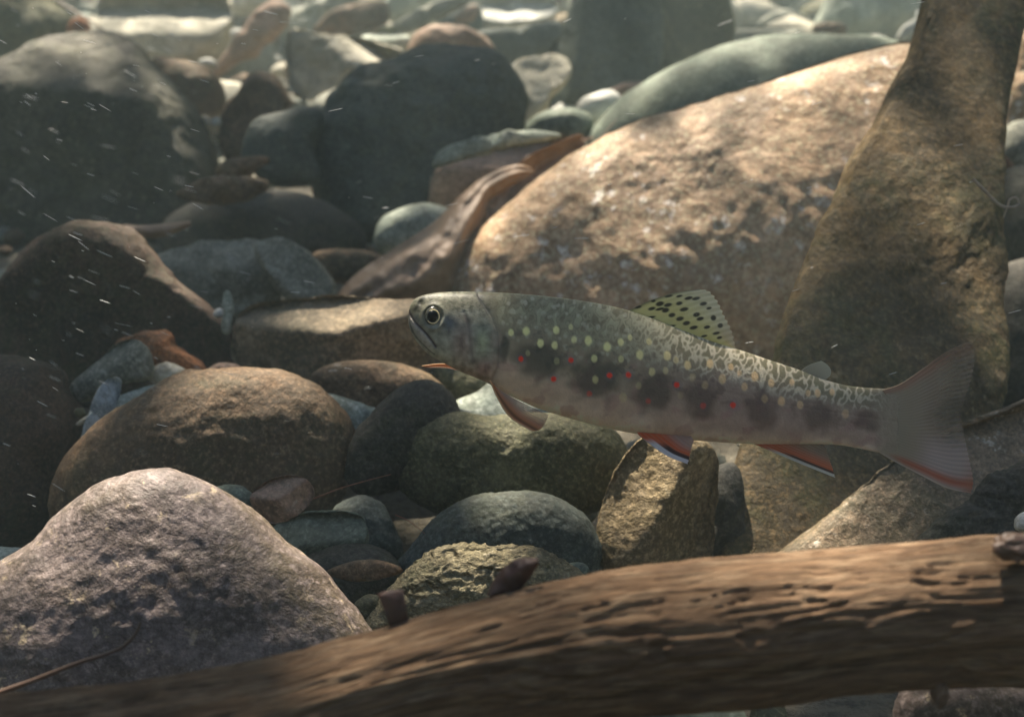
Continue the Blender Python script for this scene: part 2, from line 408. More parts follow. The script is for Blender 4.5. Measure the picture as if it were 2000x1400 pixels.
# ------------------------------------------------------------------ stones
def nx_(n, p): return n[0]*p[:, 0]+n[1]*p[:, 1]
def stone(name, label, cat, outline, z, mat, depth=0.75, sub=5, rough=0.05, freq=1.6, fine=0.012, facets=(), tx=0.0, ty=0.0,
          power=0.85, group=None, seed=None, layers=0.0, soft=0.10):
    """a stone whose silhouette seen from the front is `outline` (photo pixels); z is its distance,
    depth its half thickness relative to its mean radius; facets are cutting planes (right, up, towards viewer, offset)"""
    pts = catmull(outline, 8, True)
    cx = (pts[:, 0].min()+pts[:, 0].max())/2*0.5 + pts[:, 0].mean()*0.5
    cy = (pts[:, 1].min()+pts[:, 1].max())/2*0.5 + pts[:, 1].mean()*0.5
    th = np.arctan2(-(pts[:, 1]-cy), pts[:, 0]-cx)
    K = 360; R = np.zeros(K)
    A = pts; B = np.roll(pts, -1, 0)
    for k in range(K):
        a = 2*math.pi*k/K; dx, dy = math.cos(a), -math.sin(a)
        ex, ey = B[:, 0]-A[:, 0], B[:, 1]-A[:, 1]
        den = dx*ey - dy*ex
        with np.errstate(divide='ignore', invalid='ignore'):
            s_ = ((A[:, 0]-cx)*ey - (A[:, 1]-cy)*ex)/den
            u_ = ((A[:, 0]-cx)*dy - (A[:, 1]-cy)*dx)/den
        ok = (u_ >= -1e-6) & (u_ <= 1+1e-6) & (s_ > 0) & np.isfinite(s_)
        R[k] = s_[ok].max() if ok.any() else np.nan
    if np.isnan(R).any():
        R = np.where(np.isnan(R), np.nanmean(R), R)
    Rm = float(R.mean())
    rx = (pts[:, 0].max()-pts[:, 0].min())/2; ry = (pts[:, 1].max()-pts[:, 1].min())/2
    d, f = ico(sub)
    # random spin so that the mesh does not repeat
    sd_ = abs(hash((round(cx), round(cy), len(outline)))) % 1000 if seed is None else seed
    ang = np.arctan2(d[:, 1], d[:, 0]); rho = np.hypot(d[:, 0], d[:, 1])
    kk = (ang % (2*math.pi))/(2*math.pi)*K
    i0 = np.floor(kk).astype(int) % K; fr = kk-np.floor(kk)
    r = R[i0]*(1-fr)+R[(i0+1) % K]*fr
    # smoother outline towards the middle
    spec = np.fft.rfft(R); spec[4:] = 0; Rs = np.fft.irfft(spec, K)
    rs = Rs[i0]*(1-fr)+Rs[(i0+1) % K]*fr
    bl = sstep(0.55, 1.0, rho)
    rr = r*bl + rs*(1-bl)
    pr = rho**power
    u = np.cos(ang)*rr*pr; v = np.sin(ang)*rr*pr
    w = np.sign(d[:, 2])*np.abs(d[:, 2])**0.9*depth*Rm
    p = np.stack([u, v, w], 1)/Rm
    for (nx, ny, nz, off) in facets:
        n = np.array([nx, ny, nz], float); n /= np.linalg.norm(n)
        # the face is worn flat down to the plane; the silhouette stays
        lim = (off - nx_(n, p))/max(n[2], 0.2)
        wz = p[:, 2]; k_ = soft
        hcl = np.clip(0.5+0.5*(lim-wz)/k_, 0, 1)
        sm = lim*(1-hcl)+wz*hcl - k_*hcl*(1-hcl)
        p[:, 2] = np.where(wz > -0.02, np.maximum(sm, -0.6*depth), wz)
    q = p*freq + sd_*1.37
    disp = rough*fbm(q, 4, 0.5) + fine*fbm(q*7.0+5, 3, 0.6)
    if layers:
        disp = disp + layers*(np.abs(noise3(p*np.array([2.0, 9.0, 2.0])+sd_))-0.3)
    p = p + d*disp[:, None]
    p *= Rm
    zz = z + tx*p[:, 0] + ty*p[:, 1]
    px = cx + p[:, 0]; py = cy - p[:, 1]
    X = P(px, py, zz) - FWD*(p[:, 2]*z/F)[:, None]
    # (towards the viewer)
    o = mesh_obj(name, X, f, M[mat] if isinstance(mat, str) else mat, origin=P(cx, cy, z))
    return tag(o, label, cat, group)

TOPLIT = [(0, 0.80, 0.60, 0.62)]
ST = []
def s(*a, **k): ST.append((a, k))

# far rows
s('boulder', 'dark olive boulder in the top left corner', 'boulder', [(-90,-50),(60,-40),(110,10),(150,40),(145,90),(100,150),(40,190),(-90,200)], 1.25, 'olive')
s('boulder', 'sunlit cream boulder at the top left, pale on top and brown below', 'boulder', [(200,-12),(330,-22),(430,-18),(450,20),(440,80),(415,115),(350,130),(270,112),(215,85),(195,40)], 1.45, 'pale', rough=0.09, facets=[(0,.75,.66,.12),(0,-.2,1,.5)])
s('pebble', 'small pinkish pebble beside the pale stick near the top left', 'stone', [(130,60),(148,34),(170,42),(177,62),(150,78)], 1.16, 'rust', sub=4)
s('boulder', 'large grey boulder on the left with a dark front below its rounded top', 'boulder', [(-70,200),(30,130),(90,80),(130,62),(180,55),(215,62),(260,90),(310,140),(355,190),(385,240),(410,300),(430,360),(390,440),(280,500),(120,520),(-70,500)], 0.92, 'darkolive', sub=6, facets=[(0.05,.70,.66,.62),(0,-.25,.95,.55)], rough=0.06, depth=0.8)
s('cobble', 'brown round stone just right of the large grey left boulder', 'stone', [(300,125),(340,118),(390,128),(425,150),(438,185),(430,220),(380,240),(330,230)], 1.05, 'brown', sub=5)
s('cobble', 'long tan stone leaning diagonally above a bright white pebble', 'stone', [(416,140),(450,95),(480,50),(520,10),(550,3),(568,20),(560,50),(522,85),(500,110),(460,124),(430,148)], 1.35, 'pinktan', depth=0.6)
s('cobble', 'flat cream stone touching the upper edge beside the sunlit boulder', 'stone', [(437,25),(450,5),(480,-20),(540,-20),(552,8),(520,24),(460,28)], 1.6, 'white', depth=0.9)
s('pebble', 'white pebble lying above the long tan stone', 'stone', [(450,66),(460,57),(474,60),(480,70),(468,77),(452,75)], 1.42, 'white', sub=4)
s('pebble', 'tiny pale pebble under the flat cream stone', 'stone', [(436,48),(446,38),(454,40),(450,52),(440,54)], 1.5, 'white', sub=3)
s('pebble', 'brilliant white pebble at the foot of the long tan stone', 'stone', [(388,124),(396,116),(412,115),(424,124),(418,134),(398,134)], 1.12, 'white', sub=4)
s('pebble', 'bluish white pebble alone among the far brown rocks', 'stone', [(636,24),(642,17),(654,18),(658,25),(648,31),(638,30)], 1.75, 'white', sub=4)
s('boulder', 'angular pale boulder with a split grey top, upper left centre', 'boulder', [(560,64),(590,56),(622,68),(700,72),(735,80),(790,100),(803,130),(760,155),(700,172),(620,195),(578,185),(562,150)], 1.10, 'pale', facets=[(0.25,.6,.75,.45),(-.5,-.1,.85,.5),(.5,.75,.4,.45)], rough=0.06, layers=0.05)
s('cobble', 'thin grey slab lying on the back of the angular pale boulder', 'stone', [(700,84),(730,62),(760,52),(790,66),(806,84),(800,110),(750,118)], 1.17, 'palegreen', facets=[(0,.85,.5,.35)])
s('boulder', 'smooth light grey stone sloping between the pale boulder and the dark boulder', 'stone', [(598,215),(640,180),(700,158),(745,142),(775,150),(740,200),(670,250),(612,245)], 1.0, 'grey', facets=[(-.1,.6,.8,.4)])
s('cobble', 'arched reddish stone right behind the big dark centre boulder', 'stone', [(798,92),(815,65),(850,52),(900,52),(935,65),(960,85),(966,102),(930,112),(880,108),(830,118),(800,120)], 1.14, 'pinktan')
s('boulder', 'big dark slate boulder at the upper centre', 'boulder', [(608,300),(625,230),(660,180),(720,135),(790,105),(850,97),(930,100),(990,112),(1020,150),(1036,200),(1030,250),(1000,310),(900,400),(840,450),(740,480),(660,465),(615,400)], 0.88, 'slate', sub=6, depth=0.6, facets=[(0,-.1,1,.5)], rough=0.07)
s('cobble', 'pale tan stone wedged to the right of the dark centre boulder', 'stone', [(1000,128),(1060,108),(1100,110),(1116,130),(1110,155),(1080,190),(1060,225),(1030,250),(1010,190)], 1.02, 'pale', facets=[(0,.3,.95,.4)])
s('boulder', 'chalky white boulder sunlit at the upper centre edge', 'boulder', [(928,45),(942,10),(955,-10),(1060,-12),(1082,5),(1084,40),(1050,50),(1005,64),(970,66),(935,52)], 1.65, 'white', rough=0.12, layers=0.1, facets=[(0,.7,.7,.12)])
s('boulder', 'dark rock below the chalky white boulder', 'boulder', [(930,66),(1000,60),(1080,42),(1100,60),(1085,105),(1010,135),(955,115)], 1.38, 'slate')
s('boulder', 'tall dark slab with a brown left flank reaching past the upper edge', 'boulder', [(1052,130),(1090,70),(1115,20),(1130,-50),(1270,-50),(1290,20),(1292,100),(1282,165),(1200,200),(1130,215),(1070,210),(1045,180)], 1.15, 'slate', sub=6, facets=[(-.85,.1,.5,.5),(.15,-.05,1,.42)], rough=0.04)
s('boulder', 'second dark slab standing right behind the tall dark one', 'boulder', [(1275,-50),(1400,-50),(1428,30),(1430,90),(1400,115),(1330,135),(1290,165),(1268,100)], 1.22, 'olive', facets=[(0.1,-.05,1,.42)], rough=0.04)
s('cobble', 'low rounded grey stone far back right of the dark slabs', 'stone', [(1476,50),(1500,30),(1530,20),(1562,30),(1590,48),(1580,60),(1500,62)], 1.75, 'grey', sub=4)
s('cobble', 'flat stone slab with a pale straight front edge, upper right', 'stone', [(1425,60),(1440,52),(1500,50),(1562,50),(1568,60),(1564,80),(1500,88),(1430,86)], 1.42, 'grey', sub=4, facets=[(0,.9,.45,.25),(0,-.1,1,.3)])
s('boulder', 'large pale grey rounded boulder at the upper right edge', 'boulder', [(1592,60),(1605,15),(1640,-30),(1760,-30),(1788,10),(1782,42),(1752,70),(1700,84),(1640,80)], 1.6, 'palegreen', rough=0.08)
s('cobble', 'little brown stone in front of the pale grey upper right boulder', 'stone', [(1586,52),(1610,46),(1645,48),(1652,64),(1600,74)], 1.38, 'brown', sub=4)
s('cobble', 'bluish white upright shard beside the tall wedge rock', 'stone', [(1752,78),(1760,55),(1785,38),(1806,28),(1804,48),(1786,66),(1765,84)], 1.08, 'white', sub=4)
s('pebble', 'flat white pebble lying on top of the smooth green stone', 'stone', [(1682,78),(1698,70),(1716,69),(1736,77),(1728,84),(1695,84)], 1.0, 'white', sub=4)
s('boulder', 'smooth grey green boulder behind the big mottled boulder', 'boulder', [(1140,290),(1200,205),(1260,160),(1330,125),(1420,90),(1520,75),(1680,75),(1760,90),(1860,140),(1830,300),(1500,420),(1200,380)], 0.93, 'greengrey', sub=6, depth=0.55, rough=0.015, fine=0.003, power=0.9)
s('cobble', 'round white stone left of the smooth green boulder', 'stone', [(1126,215),(1135,195),(1160,184),(1192,176),(1215,195),(1212,222),(1182,245),(1140,245)], 0.97, 'white', rough=0.02)
s('cobble', 'brown stone with a white rim behind the round white stone', 'stone', [(1180,184),(1220,163),(1260,161),(1288,170),(1262,190),(1220,218),(1195,205)], 1.03, 'pinktan', sub=4)
s('cobble', 'flat green grey stone in front of the round white stone', 'stone', [(1020,262),(1050,225),(1110,212),(1150,225),(1160,250),(1130,280),(1040,285)], 0.93, 'greengrey')
s('boulder', 'tiny far grey stone at the upper edge left of the angular pale boulder', 'stone', [(572,40),(600,15),(650,-5),(700,-20),(690,20),(640,40),(600,58)], 1.75, 'grey')
s('boulder', 'brown far stone leaning behind the angular pale boulder', 'stone', [(612,62),(640,30),(665,15),(700,10),(752,5),(760,40),(720,62),(650,70)], 1.5, 'brown')
s('boulder', 'long pale stone leaning far back above the arched reddish stone', 'stone', [(760,55),(800,30),(850,5),(905,-10),(920,5),(870,30),(820,55),(790,66)], 1.5, 'grey', depth=0.6)
s('boulder', 'dim green stone far back behind the long pale leaning stone', 'stone', [(740,20),(780,-20),(850,-30),(900,-20),(840,20),(780,45)], 1.85, 'palegreen')
s('boulder', 'dark far stone left of the chalky white boulder', 'stone', [(840,60),(870,30),(930,10),(945,40),(935,70),(880,75)], 1.6, 'slate')
s('cobble', 'pink sliver of stone left of the chalky white boulder', 'stone', [(888,35),(905,18),(930,10),(932,30),(915,45),(893,45)], 1.5, 'pinktan', sub=4)
s('boulder', 'grey stone at the upper edge right of the dark slabs', 'stone', [(1420,20),(1440,-15),(1500,-30),(1580,-20),(1600,10),(1560,30),(1480,38),(1430,42)], 1.95, 'grey')
# middle rows
s('cobble', 'upright brown stone standing between the two dark boulders', 'stone', [(428,260),(440,210),(468,185),(480,160),(505,143),(540,150),(560,180),(572,210),(545,245),(505,310),(455,320),(434,300)], 0.95, 'brown', facets=[(0,-.1,1,.42)])
s('cobble', 'dark rounded stone leaning on the left of the slate boulder', 'stone', [(472,300),(488,250),(520,225),(580,212),(622,213),(634,240),(615,290),(620,350),(560,365),(500,345)], 0.84, 'slate', depth=0.6)
s('pebble', 'pale pebble in the gap right of the large grey left boulder', 'stone', [(386,234),(396,226),(408,228),(412,242),(400,248),(388,244)], 0.94, 'pale', sub=3)
s('pebble', 'tiny white pebble in the gap under the upright brown stone', 'stone', [(412,238),(420,230),(430,233),(430,246),(418,250)], 0.92, 'white', sub=3)
s('cobble', 'crooked grey brown stone sticking out above the dark hollow', 'stone', [(420,340),(440,315),(480,308),(520,306),(524,318),(500,330),(480,345),(445,362)], 0.80, 'brown', sub=4)
s('cobble', 'flat brown stone lying in the dark hollow left of centre', 'stone', [(345,380),(395,352),(460,345),(520,352),(515,375),(470,395),(400,398)], 0.76, 'brown', rough=0.1)
s('boulder', 'stone coloured dark as shade for the hollow left of centre', 'boulder', [(320,440),(390,395),(500,370),(620,390),(700,440),(700,500),(560,520),(400,520),(320,490)], 0.82, 'dark')  # dark material stands in for the shadow under the boulders
s('boulder', 'dark reddish brown boulder with a lit rim at the left', 'boulder', [(-60,600),(5,550),(30,510),(80,465),(130,442),(190,437),(240,445),(275,470),(310,515),(360,558),(410,598),(442,640),(452,690),(420,740),(300,790),(100,810),(-60,800)], 0.60, 'darkbrown', sub=6, depth=0.6, rough=0.05, facets=[(0,-.35,1,.20)])
s('cobble', 'weathered grey brown stone behind the dark reddish boulder', 'stone', [(300,515),(350,483),(430,470),(500,473),(540,495),(560,540),(530,600),(440,620),(370,600),(330,550)], 0.70, 'grey', rough=0.09, facets=[(0,.6,.8,.5),(0,-.3,.95,.5)])
s('cobble', 'smooth grey stone with a brown cap, left of the curled leaf', 'stone', [(498,480),(545,464),(590,484),(628,518),(656,560),(650,600),(580,600),(540,565),(512,520)], 0.68, 'grey', facets=[(.2,.3,.95,.42)])
s('cobble', 'dark flat stone with a thin tan rim left of the curled leaf', 'stone', [(612,498),(640,488),(690,487),(740,497),(752,512),(720,548),(650,552),(618,525)], 0.74, 'brown')
s('cobble', 'green mottled stone under the shadow of the slate boulder', 'stone', [(732,460),(750,425),(795,405),(850,398),(900,430),(870,490),(780,505),(738,490)], 0.80, 'palegreen', rough=0.03)
s('pebble', 'small white pebble touching the pale upright shard', 'stone', [(417,612),(424,603),(434,604),(437,616),(428,622),(420,620)], 0.585, 'white', sub=4)
s('cobble', 'pale green grey upright shard beside the flat topped stone', 'stone', [(436,578),(443,567),(452,575),(457,598),(454,625),(450,650),(438,652),(432,640),(438,615)], 0.575, 'palegreen', sub=4, depth=0.6)
s('boulder', 'flat topped tan stone with a shaded front left of the fish head', 'boulder', [(452,650),(468,608),(510,590),(600,582),(640,574),(700,578),(760,586),(830,590),(905,640),(905,700),(800,740),(640,750),(500,742),(455,705)], 0.57, 'greytan', sub=6, rough=0.045, depth=0.8, facets=[(-.12,.80,.58,.34),(.25,-.35,.92,.50),(-.35,-.35,.85,.52)])
s('boulder', 'round brown boulder below the left rocks, smooth and mottled', 'boulder', [(103,1010),(113,930),(148,870),(200,820),(280,768),(350,733),(430,719),(510,719),(580,734),(642,772),(682,830),(692,900),(660,985),(560,1055),(300,1070),(130,1040)], 0.48, 'brown', sub=6, rough=0.03, depth=0.6)
s('boulder', 'dark boulder cut by the left edge below the reddish one', 'boulder', [(-90,710),(20,699),(80,705),(112,722),(125,765),(146,800),(152,870),(125,930),(105,1010),(40,1065),(-90,1065)], 0.505, 'darkbrown', sub=5, rough=0.05)
s('cobble', 'rusty orange stone lying on the foot of the dark reddish boulder', 'stone', [(225,672),(262,652),(305,645),(335,652),(346,676),(385,700),(405,722),(390,738),(330,735),(270,715)], 0.545, 'rust', rough=0.09)
s('cobble', 'grey tube shaped shard leaning below the rusty stone', 'stone', [(138,755),(185,710),(225,672),(255,663),(285,675),(300,705),(294,738),(255,748),(215,752),(165,785)], 0.525, 'grey', facets=[(-.3,.6,.7,.4)], depth=0.5)
s('cobble', 'cream white knobbly stone right of the grey shard', 'stone', [(285,725),(305,712),(340,710),(368,728),(362,748),(310,756)], 0.535, 'pale', rough=0.1, sub=4)
s('cobble', 'pale grey slab lying behind the round brown boulder', 'stone', [(218,805),(240,772),(310,748),(390,736),(440,738),(420,770),(320,810),(230,830)], 0.52, 'palegreen', facets=[(0,.7,.7,.3)])
s('cobble', 'blue white striped shard standing left of the round brown boulder', 'stone', [(158,862),(172,815),(190,765),(210,739),(228,738),(234,750),(222,805),(195,850),(168,880)], 0.495, 'bluewhite', depth=0.5, facets=[(.4,.1,.9,.25)])
s('cobble', 'small pinkish stone peeping over the round brown boulder', 'stone', [(398,735),(415,714),(445,708),(475,718),(480,735),(440,745)], 0.525, 'pinktan', sub=4)
s('pebble', 'tiny olive pebble left of the blue white shard', 'stone', [(145,805),(152,796),(164,798),(167,810),(155,815)], 0.50, 'olive', sub=3)
s('pebble', 'thin pale splinter below the tiny olive pebble', 'stone', [(147,828),(165,815),(180,808),(178,815),(160,830)], 0.495, 'pale', sub=3)
s('cobble', 'smooth brown oval stone below the fish head', 'stone', [(608,742),(625,720),(670,706),(740,703),(800,714),(850,738),(888,785),(880,830),(780,850),(690,825),(640,785)], 0.53, 'brown', rough=0.03, depth=0.6)
s('cobble', 'dark hump backed stone right of the round brown boulder', 'stone', [(672,900),(690,850),(722,808),(770,765),(825,743),(868,756),(895,795),(905,850),(820,930),(760,965),(690,960)], 0.475, 'dark', depth=0.5)
s('cobble', 'pale green grey stone squeezed between brown oval and round boulder', 'stone', [(634,772),(680,778),(715,790),(740,806),(725,840),(700,865),(665,845)], 0.495, 'palegreen', sub=4)
s('cobble', 'knobbly yellow brown stone under the fish throat', 'stone', [(840,725),(880,712),(930,722),(975,745),(960,785),(900,798),(858,770)], 0.565, 'olive', rough=0.12, layers=0.08)
s('cobble', 'pale blue green stone behind the orange chest fin', 'stone', [(880,795),(930,765),(975,742),(1040,770),(1100,800),(1060,840),(950,830)], 0.535, 'palegreen', facets=[(-.1,.6,.8,.4)])
s('boulder', 'smooth olive boulder beneath the belly of the fish', 'boulder', [(764,890),(778,842),(820,808),(880,802),(960,812),(1040,804),(1120,812),(1190,832),(1226,880),(1222,940),(1180,990),(1060,1020),(900,1020),(820,985),(775,940)], 0.475, 'olive', sub=6, rough=0.03, depth=0.5)
s('boulder', 'dark green slate stone with a lit rim below the olive boulder', 'boulder', [(772,1105),(800,1070),(850,1010),(920,970),(1000,960),(1070,966),(1120,988),(1160,1030),(1174,1090),(1130,1150),(950,1165),(800,1140)], 0.435, 'slate', sub=6, rough=0.02, depth=0.5)
s('cobble', 'pitted yellow grey stone behind the log', 'stone', [(690,1260),(728,1190),(770,1130),(830,1085),(890,1066),(960,1062),(1040,1071),(1110,1100),(1150,1135),(1140,1190),(1000,1280),(800,1320)], 0.385, 'porous', sub=6, rough=0.05, depth=0.45, fine=0.03)
s('pebble', 'small green pebble at the right of the pitted stone', 'stone', [(1098,1108),(1118,1098),(1140,1100),(1152,1114),(1135,1128),(1108,1122)], 0.40, 'greengrey', sub=4)
s('cobble', 'flat grey slab with a broken front edge above the purple rock', 'stone', [(528,1040),(560,1012),(620,1000),(680,1003),(712,1020),(720,1060),(690,1110),(600,1120),(540,1080)], 0.425, 'greengrey', facets=[(0,.75,.66,.25),(.1,-.4,.9,.35)], rough=0.05, depth=0.8)
s('cobble', 'blue grey round stone behind the flat grey slab', 'stone', [(640,1015),(668,980),(708,969),(745,985),(772,1030),(785,1085),(730,1105),(670,1070)], 0.455, 'slate')
s('cobble', 'dark stone in the shade under the flat grey slab', 'stone', [(560,1110),(640,1070),(720,1065),(780,1100),(770,1160),(700,1200),(600,1180)], 0.42, 'dark')
s('cobble', 'thin brown stone flake above the dark gap behind the log', 'stone', [(635,1118),(690,1096),(740,1094),(785,1108),(775,1122),(700,1135)], 0.395, 'brown', sub=4, depth=0.5)
s('pebble', 'dull green pebble in the gap right of the purple rock', 'stone', [(690,1190),(702,1168),(725,1160),(745,1170),(740,1195),(712,1208)], 0.385, 'olive', sub=4)
s('cobble', 'angular pinkish brown stone with a dark crack above the purple rock', 'stone', [(488,972),(515,942),(560,929),(598,936),(613,968),(585,1003),(540,1022),(500,1008)], 0.405, 'pinktan', facets=[(-.2,.7,.6,.35),(.5,-.1,.8,.4),(-.3,-.5,.8,.4)])
s('cobble', 'greenish grey stone peeping behind the peak of the purple rock', 'stone', [(415,960),(430,948),(468,948),(494,968),(500,1000),(460,1015),(425,1000)], 0.415, 'greengrey', sub=4)
s('boulder', 'pale green stone strip at the left edge behind the purple rock', 'stone', [(-70,1130),(-60,1068),(10,1069),(50,1075),(70,1095),(40,1140)], 0.42, 'palegreen')
# right side
s('cobble', 'grey and orange rock behind the curled leaf', 'stone', [(838,400),(848,340),(890,298),(960,272),(1050,258),(1105,262),(1120,290),(1060,330),(1010,410),(920,460),(850,440)], 0.83, 'pinktan', sub=5, rough=0.08, facets=[(0,.8,.6,.4),(-.2,-.2,.95,.5)], layers=0.05)
s('pebble', 'thin grey cap stone lying on the rock behind the curled leaf', 'stone', [(846,318),(870,288),(930,272),(1000,258),(1060,256),(1100,266),(1060,280),(960,292),(890,310),(858,330)], 0.775, 'palegreen', depth=0.8, rough=0.08)
s('boulder', 'big orange brown mottled boulder in sun behind the fish', 'boulder', [(884,570),(898,510),(938,450),(1000,390),(1060,340),(1140,290),(1250,232),(1400,185),(1550,140),(1680,100),(1800,75),(1900,110),(1890,400),(1760,660),(1600,745),(1400,750),(1200,740),(1000,710),(895,650)], 0.72, 'boulder', sub=7, rough=0.022, fine=0.006, depth=0.50, power=0.92, soft=0.7, facets=[(-.10,.42,.90,.44)])
s('boulder', 'tall wedge shaped algae brown rock leaning at the right', 'boulder', [(1425,1110),(1426,980),(1444,880),(1478,780),(1510,695),(1536,600),(1560,541),(1592,455),(1630,382),(1668,310),(1708,235),(1742,165),(1776,105),(1802,38),(1836,-70),(2015,-70),(1988,100),(1962,260),(1955,420),(1970,560),(1962,750),(1910,890),(1740,1020),(1580,1120)], 0.53, 'wedge', sub=7, rough=0.035, fine=0.009, depth=0.20, power=0.8, ty=0.12/900, soft=0.25, facets=[(.0,-.05,1,.18)])
s('boulder', 'sunlit orange boulder at the right edge behind the wedge rock', 'boulder', [(1940,250),(1960,100),(1990,40),(2100,20),(2120,240),(2040,290),(1960,290)], 0.92, 'boulder', sub=5)
s('cobble', 'smooth blue grey stone at the right edge', 'stone', [(1950,300),(1964,250),(2000,235),(2090,240),(2100,330),(2020,350),(1965,335)], 0.80, 'grey', rough=0.02)
s('pebble', 'orange pebble under the blue grey stone at the right edge', 'stone', [(1948,330),(1955,305),(1966,308),(1982,330),(1970,345)], 0.72, 'rust', sub=4)
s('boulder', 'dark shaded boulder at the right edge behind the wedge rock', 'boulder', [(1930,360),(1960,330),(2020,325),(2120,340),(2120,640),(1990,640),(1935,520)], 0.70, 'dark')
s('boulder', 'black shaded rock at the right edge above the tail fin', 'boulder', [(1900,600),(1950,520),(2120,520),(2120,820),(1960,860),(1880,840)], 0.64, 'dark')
s('cobble', 'tall golden tan stone with a shaded right face under the belly fins', 'boulder', [(1166,1070),(1173,1000),(1198,930),(1240,868),(1300,842),(1355,848),(1392,875),(1406,915),(1400,1000),(1392,1090),(1340,1140),(1200,1140)], 0.44, 'tan', sub=6, rough=0.035, depth=0.42, facets=[(-.40,.30,.85,.32),(.62,-.25,.72,.30)])
s('cobble', 'dark stone in the gap left of the wedge rock foot', 'stone', [(1388,930),(1410,906),(1436,906),(1450,950),(1450,1090),(1400,1120),(1385,1020)], 0.465, 'dark')
s('boulder', 'sloping brown slab glittering with pale grains below the tail', 'boulder', [(1490,1120),(1620,1010),(1720,930),(1850,850),(1940,812),(2100,770),(2200,900),(2150,1150),(1900,1280),(1560,1230)], 0.445, 'slab', sub=6, rough=0.02, depth=0.30, soft=0.2, facets=[(-.1,.45,.88,.16)])
s('boulder', 'black rock under the sloping slab at the right edge', 'boulder', [(1778,1085),(1800,1045),(1850,1000),(1885,983),(1930,938),(1990,893),(2090,850),(2200,900),(2180,1150),(1900,1180),(1790,1130)], 0.385, 'dark', sub=6, rough=0.07, depth=0.25, layers=0.05)
s('pebble', 'small white pebble at the right edge above the log', 'stone', [(1982,1030),(1990,1005),(2020,1000),(2025,1030),(2000,1040)], 0.35, 'white', sub=4)
s('boulder', 'purple grey pitted rock in the left foreground', 'boulder', [(-110,1180),(0,1100),(70,1050),(110,1003),(170,956),(250,926),(320,920),(380,940),(430,962),(500,1008),(560,1062),(620,1108),(660,1160),(712,1218),(750,1320),(600,1460),(300,1540),(-110,1540)], 0.345, 'purple', sub=7, rough=0.024, fine=0.004, depth=0.50, soft=0.4, facets=[(0.1,.25,.95,.42)])
s('boulder', 'reddish pitted rock lit under the log at the lower right', 'boulder', [(1740,1460),(1755,1380),(1770,1345),(1850,1325),(1960,1330),(2090,1330),(2100,1500),(1850,1520)], 0.315, 'purple', sub=5, rough=0.08, depth=0.4)
s('boulder', 'grey green stone showing under the log at the lower edge', 'boulder', [(1240,1420),(1280,1378),(1360,1368),(1440,1375),(1460,1430),(1400,1500),(1280,1500)], 0.335, 'greengrey')
for a, k in ST: stone(*a, **k)

# ------------------------------------------------------------------ gravel between the stones
def make_gravel():
    mats = [M['brown'], M['grey'], M['olive'], M['pale']]
    d, f = ico(2)
    mats += [M['white'], M['tan'], M['palegreen']]
    for mi, mt in enumerate(mats):
        n = 1300 if mi < 4 else 450
        y = rng.uniform(0.28 if mi < 4 else 0.95, 4.2, n); x = rng.uniform(-1, 1, n)*(0.35+0.75*y)
        rr = rng.uniform(0.004, 0.012, n)*(0.7+0.9*y)
        big = rng.random(n) < 0.12
        rr = np.where(big & (y > 0.9), rr*2.5, rr)
        near = y < 0.85
        rr = np.where(near, np.minimum(rr, 0.009), rr)
        z = np.where(near, -0.020, -0.016) + rr*0.4
        z = z + np.where(near, 0.006, 0.02)*noise3(np.stack([x, y, 0*x], 1)*4.0)
        V = []
        for i in range(n):
            sc = np.array([1, random.uniform(.6, 1), random.uniform(.4, .75)])*rr[i]
            v = d*(1+0.22*noise3(d*1.3+i*3.1))[:, None]*sc
            a = random.uniform(0, 6.28); c_, s_ = math.cos(a), math.sin(a)
            v = v@np.array([[c_, -s_, 0], [s_, c_, 0], [0, 0, 1]])
            V.append(v+np.array([x[i], y[i], z[i]]))
        V = np.concatenate(V)
        ff = (np.arange(n)[:, None, None]*len(d) + f[None]).reshape(-1, 3)
        tag(mesh_obj('gravel', V, ff, mt), label=None, kind='stuff')
make_gravel()

# ------------------------------------------------------------------ driftwood log
def wood_mat():
    m, t, b = new_mat('weathered_wood')
    at = N(t, 'ShaderNodeAttribute', attribute_name='pigment')
    mp = N(t, 'ShaderNodeMapping'); mp.inputs['Scale'].default_value = (0.3, 1, 1)
    t.links.new(at.outputs['Vector'], mp.inputs['Vector'])
    v = mp.outputs[0]
    n1 = noise_node(t, v, 9, 8, 0.65, 0.8); mp2 = N(t, 'ShaderNodeMapping'); mp2.inputs['Scale'].default_value = (0.10, 1, 1); t.links.new(at.outputs['Vector'], mp2.inputs['Vector'])
    n2 = noise_node(t, mp2.outputs[0], 40, 8, 0.72, 0.6)
    n3 = noise_node(t, at.outputs['Vector'], 5, 4, 0.6)
    c = mixc(t, remap(t, n1, 0.35, 0.65), (0.27, 0.165, 0.09), (0.11, 0.065, 0.036))
    c = mixc(t, remap(t, n3, 0.45, 0.7, 0, 0.6), c, (0.40, 0.285, 0.175))
    c = mixc(t, remap(t, n2, 0.48, 0.62, 0, 0.88), c, (0.07, 0.04, 0.022))
    t.links.new(c, b.inputs['Base Color']); b.inputs['Roughness'].default_value = 0.7
    b.inputs['Specular IOR Level'].default_value = 0.2
    h = mathn(t, 'ADD', n1, mathn(t, 'MULTIPLY', n2, -0.6))
    bp = N(t, 'ShaderNodeBump', Strength=0.8, Distance=0.0018); t.links.new(h, bp.inputs['Height']); t.links.new(bp.outputs[0], b.inputs['Normal'])
    return m
M['wood'] = wood_mat()
